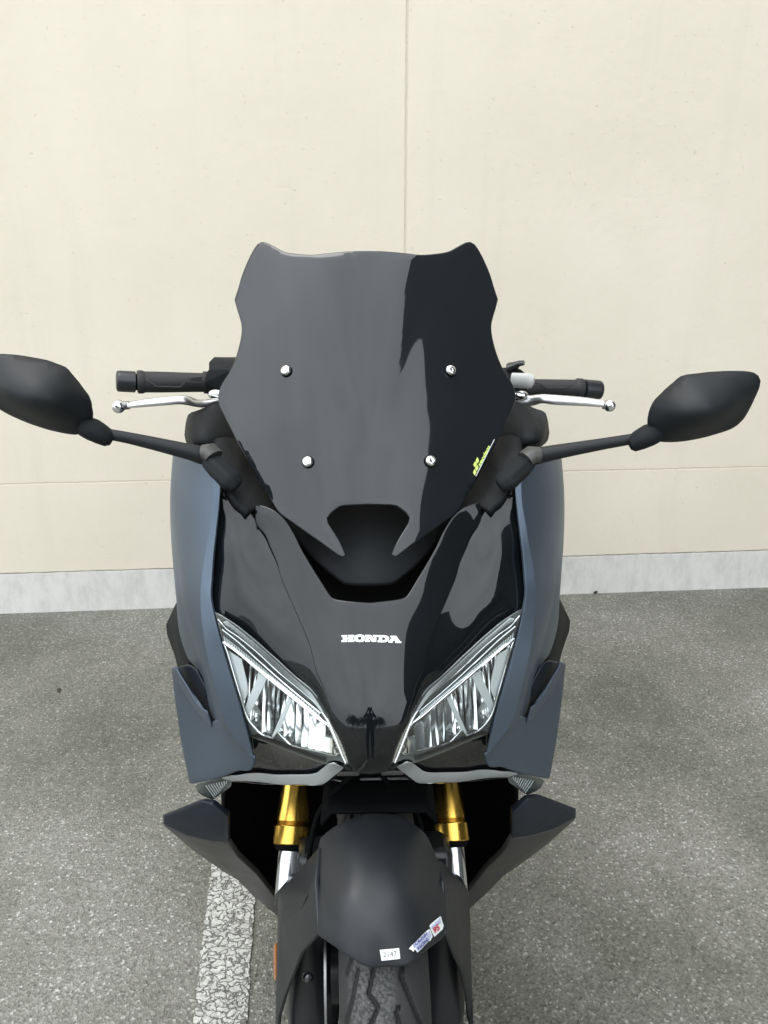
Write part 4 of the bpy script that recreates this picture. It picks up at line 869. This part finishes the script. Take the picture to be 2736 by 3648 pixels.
patch('team_sticker', [(560, 1060), (700, 910), (832, 778), (868, 868), (835, 935), (640, 1125), (610, 1080)], LILAC, .0020)
patch('team_sticker', [(842, 705), (870, 668), (1022, 545), (1036, 560), (1050, 620), (1078, 700), (1062, 762), (1000, 818), (922, 890), (905, 850), (872, 780)], WHITE, .0015)
patch('team_sticker', [(858, 712), (1012, 575), (1030, 660), (960, 690), (875, 760)], LILAC, .0020)
text_on('sticker_text', S_fen, 'HORIZON', ck(575, 1062), (13.5*.72, -13.5*.70), (-9, -12), INDIGO, mg, lift=.0029, shear=.3, bold=.03)
text_on('sticker_text', S_fen, 'RACING', ck(640, 1115), (13.5*.72, -13.5*.70), (-9, -12), INDIGO, mg, lift=.0029, shear=.3, bold=.03)
text_on('sticker_text', S_fen, '95', ck(905, 838), (27*.76, -27*.62), (-12, -24), REDP, mg, lift=.0029, shear=.2, bold=.04)

# --- front wheel
ST = radians(-2.2); WC = Vector((.010, .0, .300))
def steer(o):
    for v in o.data.vertices:
        c = v.co-WC; c.rotate(Matrix.Rotation(-ST, 3, 'Z')); v.co = c+WC
    return o
def wheel(R0, wd, c, rad_dir, groove=True):
    """tyre ring with a moulded tread; rows run round the wheel"""
    NA, NL = (1080, 84) if groove else (160, 32); bm = bmesh.new(); per = .235
    pat = [[(-.015, .272), (-.017, .262), (-.022, .243), (-.0105, .228), (-.028, .195)], [(.022, .272), (.020, .260), (.034, .225), (.047, .192)], [(.0147, .226), (.012, .220), (.019, .193)], [(-.035, .270), (-.043, .235), (-.052, .205)], [(-.044, .282), (-.050, .266)]]
    def gd(l, a):
        a = a % per; best = 9
        for pl in pat:
            for (l0, a0), (l1, a1) in zip(pl, pl[1:]):
                for sh in (-per, 0, per):
                    dx, dy = l1-l0, a1-a0; t = max(0, min(1, ((l-l0)*dx+(a-sh-a0)*dy)/(dx*dx+dy*dy))); best = min(best, math.hypot(l-l0-dx*t, a-sh-a0-dy*t))
        return best
    rows = []; prs = []; ly = bm.verts.layers.float.new('groove')
    for j in range(NL+1):
        th = pi*(j/NL)*1.16-pi*.58; l = sin(th)*wd/2; rr = R0-.058*(1-max(0, cos(th)))-(.045*max(0, abs(th)-pi/2)); prs.append((l, rr, th))
    for i in range(NA):
        an = 2*pi*i/NA; row = []
        for j, (l, rr, th) in enumerate(prs):
            g = 0; d_ = .02
            if groove and abs(th) < 1.25:
                d_ = min(.02, gd(l, an*R0)); g = .0045*max(0, min(1, (.0036-d_)/.0014))
            r_ = rr-g*cos(th); row.append(bm.verts.new((c.x+l-g*sin(th)*.3, c.y-r_*cos(an), c.z+r_*sin(an)))); row[-1][ly] = d_
        rows.append(row)
    for i in range(NA):
        for j in range(NL): bm.faces.new((rows[i][j], rows[(i+1) % NA][j], rows[(i+1) % NA][j+1], rows[i][j+1]))
    bmesh.ops.recalc_face_normals(bm, faces=bm.faces)
    return bm
fw = steer(link('front_wheel', wheel(.302, .120, WC, 0), TYRE, B, sharp=40))
fw['label'] = 'front tyre, dusty tread'
def ringo(name, c, R1, R2, x0, x1, mat, parent, st=True):
    bm = bmesh.new(); n = 96; rg = []
    for i in range(n):
        a = 2*pi*i/n; rg.append([bm.verts.new((c.x+x, c.y+r*cos(a), c.z+r*sin(a))) for x, r in ((x0, R1), (x1, R1), (x1, R2), (x0, R2))])
    for i in range(n):
        for k in range(4): bm.faces.new((rg[i][k], rg[(i+1) % n][k], rg[(i+1) % n][(k+1) % 4], rg[i][(k+1) % 4]))
    bmesh.ops.recalc_face_normals(bm, faces=bm.faces); o = link(name, bm, mat, parent)
    return steer(o) if st else o
ringo('rim', WC, .236, .205, -.048, .048, SATIN, fw)
for k in range(5):
    a = 2*pi*k/5+.3; bm = bmesh.new(); d = Vector((0, cos(a), sin(a))); t_ = Vector((0, -sin(a), cos(a))); vs = []
    for rr, hw, xx in ((.03, .020, .030), (.215, .012, .018)):
        vs.append([bm.verts.new(WC+d*rr+t_*(hw*q)+Vector((xx*p_, 0, 0))) for p_, q in ((-1, -1), (1, -1), (1, 1), (-1, 1))])
    for m_ in range(4): bm.faces.new((vs[0][m_], vs[0][(m_+1) % 4], vs[1][(m_+1) % 4], vs[1][m_]))
    bm.faces.new(vs[0]); bm.faces.new(vs[1]); bmesh.ops.recalc_face_normals(bm, faces=bm.faces); steer(link('spoke', bm, SATIN, fw))
ringo('hub', WC, .045, .012, -.075, .075, SATIN, fw)
for s in (-1, 1):
    if s < 0: ringo('brake_disc', WC, .150, .112, -.0825, -.0790, M('disc_steel', (.42, .42, .42), .38, metal=1), B)
    cal = steer(boxo('brake_caliper', WC+Vector((s*.094, .075, .030)), (.066, .075, .26), SATIN, B, rot=(-.25, 0, 0), bw=.012))
    for q in (0, 1): steer(ball('caliper_bolt', WC+Vector((s*.112, .030, .10-.05*q)), .005, STEEL, cal))
    steer(ball('axle_nut', WC+Vector((s*.112, -.005, .0)), .010, STEEL, B))
for s, x, y0 in ((-1, 1037, 0), (1, 1612, 0)): boxo('fork_bolt', P(x, 3455, .0), (.010, .010, .016), STEEL, B, bw=.003)
bm = bmesh.new()
facets('side_reflector', [cg(874, 1140)+(.06,), cg(888, 1128)+(.05,), cg(888, 1370)+(.04,), cg(876, 1372)+(.05,), cg(872, 1250)+(.056,)], [(0, 1, 2, 3, 4)], AMBER, B, thick=.008, bw=.001); bm.free()

# --- the rest of the machine, hidden from the front
rw = link('rear_wheel', wheel(.30, .155, Vector((0, 1.42, .300)), 0, groove=False), TYRE, B)
RC = Vector((0, 1.42, .30)); ringo('rim', RC, .236, .19, -.06, .06, SATIN, rw, st=False); ringo('hub', RC, .05, .012, -.08, .08, SATIN, rw, st=False); ringo('brake_disc', RC, .12, .085, .07, .075, ALU, rw, st=False)
def hull(name, secs, mat, n=28, sq=3.2):
    bm = bmesh.new(); rg = []
    for (y, hw, z0, z1) in secs:
        r = []
        for k in range(n):
            a = 2*pi*k/n; cx = abs(cos(a))**(2/sq)*(1 if cos(a) >= 0 else -1); sz = abs(sin(a))**(2/sq)*(1 if sin(a) >= 0 else -1)
            r.append(bm.verts.new((hw*cx, y, (z0+z1)/2+(z1-z0)/2*sz)))
        rg.append(r)
    for i in range(len(rg)-1):
        for k in range(n): bm.faces.new((rg[i][k], rg[i][(k+1) % n], rg[i+1][(k+1) % n], rg[i+1][k]))
    bm.faces.new(rg[0]); bm.faces.new(rg[-1]); bmesh.ops.recalc_face_normals(bm, faces=bm.faces)
    return link(name, bm, mat, B, sharp=50)
hull('leg_shield', [(.28, .15, .50, 1.02), (.34, .20, .42, 1.02), (.42, .21, .36, .98), (.50, .18, .32, .80), (.62, .15, .26, .62)], MATTE)
hull('floor_tunnel', [(.50, .20, .20, .42), (.60, .24, .17, .36), (.85, .24, .17, .38), (.98, .20, .2, .5)], MATTE)
hull('centre_tunnel', [(.45, .09, .35, .78), (.60, .10, .35, .66), (.80, .12, .35, .64), (.98, .15, .35, .74)], SATIN)
hull('rear_body', [(.86, .10, .42, .70), (.94, .17, .38, .77), (1.10, .20, .36, .80), (1.35, .18, .52, .84), (1.55, .12, .66, .88), (1.68, .07, .76, .88)], BLUE)
hull('seat', [(.86, .07, .70, .76), (.93, .13, .74, .82), (1.05, .17, .78, .84), (1.18, .16, .79, .85), (1.26, .15, .83, .92), (1.45, .14, .86, .94), (1.58, .09, .88, .94)], GRIPM)
hull('engine_unit', [(.75, .12, .18, .40), (.95, .16, .17, .42), (1.2, .15, .2, .42), (1.42, .10, .25, .36)], STEEL)
boxo('swingarm', (.13, 1.22, .32), (.03, .44, .07), SATIN, B, bw=.01); boxo('tail_light', (0, 1.70, .82), (.12, .03, .03), REDP, B, bw=.008)
tube('exhaust', [(.17, .80, .22), (.20, 1.0, .24), (.23, 1.25, .32), (.23, 1.55, .40)], [.03, .045, .055, .05], STEEL, B, step=.03)
tube('side_stand', [(-.14, .75, .22), (-.26, .80, .012)], [.012, .010], SATIN, B, seg=12)
facets('instrument_panel', [Vector((-.16, .36, 1.06)), Vector((.16, .36, 1.06)), Vector((.14, .48, 1.14)), Vector((-.14, .48, 1.14))], [(0, 1, 2, 3)], SATIN, B, thick=.02)
hull('steering_cover', [(.34, .10, 1.0, 1.10), (.42, .13, 1.0, 1.16), (.50, .10, 1.02, 1.17), (.54, .05, 1.05, 1.12)], MATTE)

# ------------------------------------------------------------------ what stands behind the viewer and mirrors in the gloss
CLAD = M('dark_cladding', (.035, .037, .040), .7, bump=(3, .3, .02)); GLZ = M('dark_glazing', (.02, .025, .03), .1)
bd = empty('warehouse', (10.2, -2.2, 0)); tag(bd, 'dark clad industrial building beside the yard, mirrored in the right of the windscreen', 'building')
boxo('wall', (10.9, 1.8, 7.5), (8.0, 15.0, 15.0), CLAD, bd, bw=.05)
boxo('roof_edge', (10.9, 1.8, 15.1), (8.4, 15.4, .2), SATIN, bd, bw=.02)
for k in range(3):
    wf = boxo('window', (6.88, -4.5+k*2.2, 2.2), (.06, 1.6, 1.2), GLZ, bd, bw=.01)
def leafcloud(seed, h, r):
    rn = random.Random(seed); bm = bmesh.new()
    cl_ = [(rn.uniform(-r, r)*.8, rn.uniform(-r, r)*.8, h*rn.uniform(.4, .9), rn.uniform(.35, .6)*r) for _ in range(14)]
    for (x, y, z, rr) in cl_:
        for _ in range(190):
            d = Vector((rn.gauss(0, 1), rn.gauss(0, 1), rn.gauss(0, 1))).normalized()*rr*rn.uniform(.55, 1.05); c = Vector((x, y, z))+d
            a = Vector((rn.gauss(0, 1), rn.gauss(0, 1), rn.gauss(0, 1))).normalized()*.16; b = a.orthogonal().normalized()*.12
            bm.faces.new([bm.verts.new(c+a), bm.verts.new(c+b), bm.verts.new(c-a), bm.verts.new(c-b)])
    return bm
LEAF = M('leaves', (.035, .06, .02), .7); BARK = M('bark', (.08, .06, .045), .9)
for i, (x, y, h, r, lb) in enumerate([(-9.5, -15, 4.6, 3.0, 'round green tree, leftmost of the row mirrored in the nose'), (-4.2, -16, 5.0, 3.0, 'taller green tree left of the middle of the mirrored row'), (1.2, -15, 3.8, 2.9, 'low broad tree in the middle of the mirrored row'), (5.6, -16, 4.4, 3.0, 'tree at the right end of the row mirrored in the nose')]):
    t = empty('tree', (x, y, 0)); tag(t, lb, 'tree', 'trees across the yard')
    bm = leafcloud(i+3, h, r); bmesh.ops.translate(bm, verts=bm.verts, vec=(x, y, 0)); link('crown', bm, LEAF, t)
    tube('trunk', [(x, y, 0), (x+.1, y, h*.35), (x, y, h*.7)], [.2, .15, .06], BARK, t, seg=12)

# the photographer, seen only as a small dark figure in the nose of the scooter
ph = empty('person', (0, -1.46, 0)); tag(ph, 'person in dark clothes holding up a phone, mirrored in the scooter nose', 'person')
SK = [('pel', (0, -1.46, .93), .135), ('waist', (0, -1.455, 1.08), .125), ('chest', (0, -1.45, 1.28), .150), ('neck', (0, -1.45, 1.44), .055), ('head0', (0, -1.435, 1.52), .07), ('head1', (0, -1.43, 1.60), .088), ('head2', (0, -1.44, 1.68), .070)]
idx = {n: i for i, (n, _, _) in enumerate(SK)}; ED = [('pel', 'waist'), ('waist', 'chest'), ('chest', 'neck'), ('neck', 'head0'), ('head0', 'head1'), ('head1', 'head2')]
for s_, t_ in ((-1, 'l'), (1, 'r')):
    for n_, p_, r_ in (('hip', (s_*.09, -1.46, .88), .095), ('knee', (s_*.12, -1.44, .48), .062), ('ankle', (s_*.13, -1.47, .09), .042), ('toe', (s_*.145, -1.32, .04), .038),
                       ('sho', (s_*.20, -1.45, 1.38), .062), ('elb', (s_*.34, -1.30, 1.19), .045), ('wri', (s_*.115, -1.05, 1.345), .028), ('palm', (s_*.085, -.985, 1.385), .030)):
        SK.append((n_+t_, p_, r_)); idx[n_+t_] = len(SK)-1
    ED += [('pel', 'hip'+t_), ('hip'+t_, 'knee'+t_), ('knee'+t_, 'ankle'+t_), ('ankle'+t_, 'toe'+t_), ('chest', 'sho'+t_), ('sho'+t_, 'elb'+t_), ('elb'+t_, 'wri'+t_), ('wri'+t_, 'palm'+t_)]
    for f_, (dx, dz, ln) in enumerate(((-.2, .034, 1.0), (-.2, .012, 1.08), (-.2, -.010, 1.0), (-.2, -.030, .8))):      # four fingers curl round the phone's edge
        base = Vector((s_*.085, -.985, 1.385))
        q = [base+Vector((s_*.006, .022, dz)), base+Vector((s_*.004, .052*ln, dz*1.15)), base+Vector((-s_*.022*ln, .056*ln, dz*1.2))]; prev = 'palm'+t_
        for k, (v, rr) in enumerate(zip(q, (.0095, .0085, .0075))):
            nm = 'f%d%d%s' % (f_, k, t_); SK.append((nm, tuple(v), rr)); idx[nm] = len(SK)-1; ED.append((prev, nm)); prev = nm
    nm = 'th'+t_; SK.append((nm, (s_*.055, -.985, 1.41), .010)); idx[nm] = len(SK)-1; ED.append(('palm'+t_, nm))
me = bpy.data.meshes.new('body'); me.from_pydata([p_ for _, p_, _ in SK], [(idx[a], idx[b]) for a, b in ED], [])
pb = bpy.data.objects.new('body', me); COL.objects.link(pb); pb.parent = ph; pb.matrix_parent_inverse = Matrix.Translation((0, 1.46, 0))
sm = pb.modifiers.new('skin', 'SKIN'); sm.use_smooth_shade = True; pb.modifiers.new('sub', 'SUBSURF').levels = 1
for v, (_, _, r_) in zip(me.skin_vertices[0].data, SK): q_ = 1 if r_ < .035 else 1.22; v.radius = (r_*q_, r_*q_)
me.skin_vertices[0].data[0].use_root = True
me.materials.append(M('dark_clothes', (.022, .023, .028), .85))
hd = ball('hair', (0, -1.455, 1.645), .105, M('black_hair', (.01, .009, .008), .6), ph, (.92, 1.0, .95))
pn = boxo('smartphone', (0, -.955, 1.40), (.150, .009, .075), SATIN, None, bw=.003); tag(pn, 'dark phone held sideways in both hands of the photographer', 'phone')
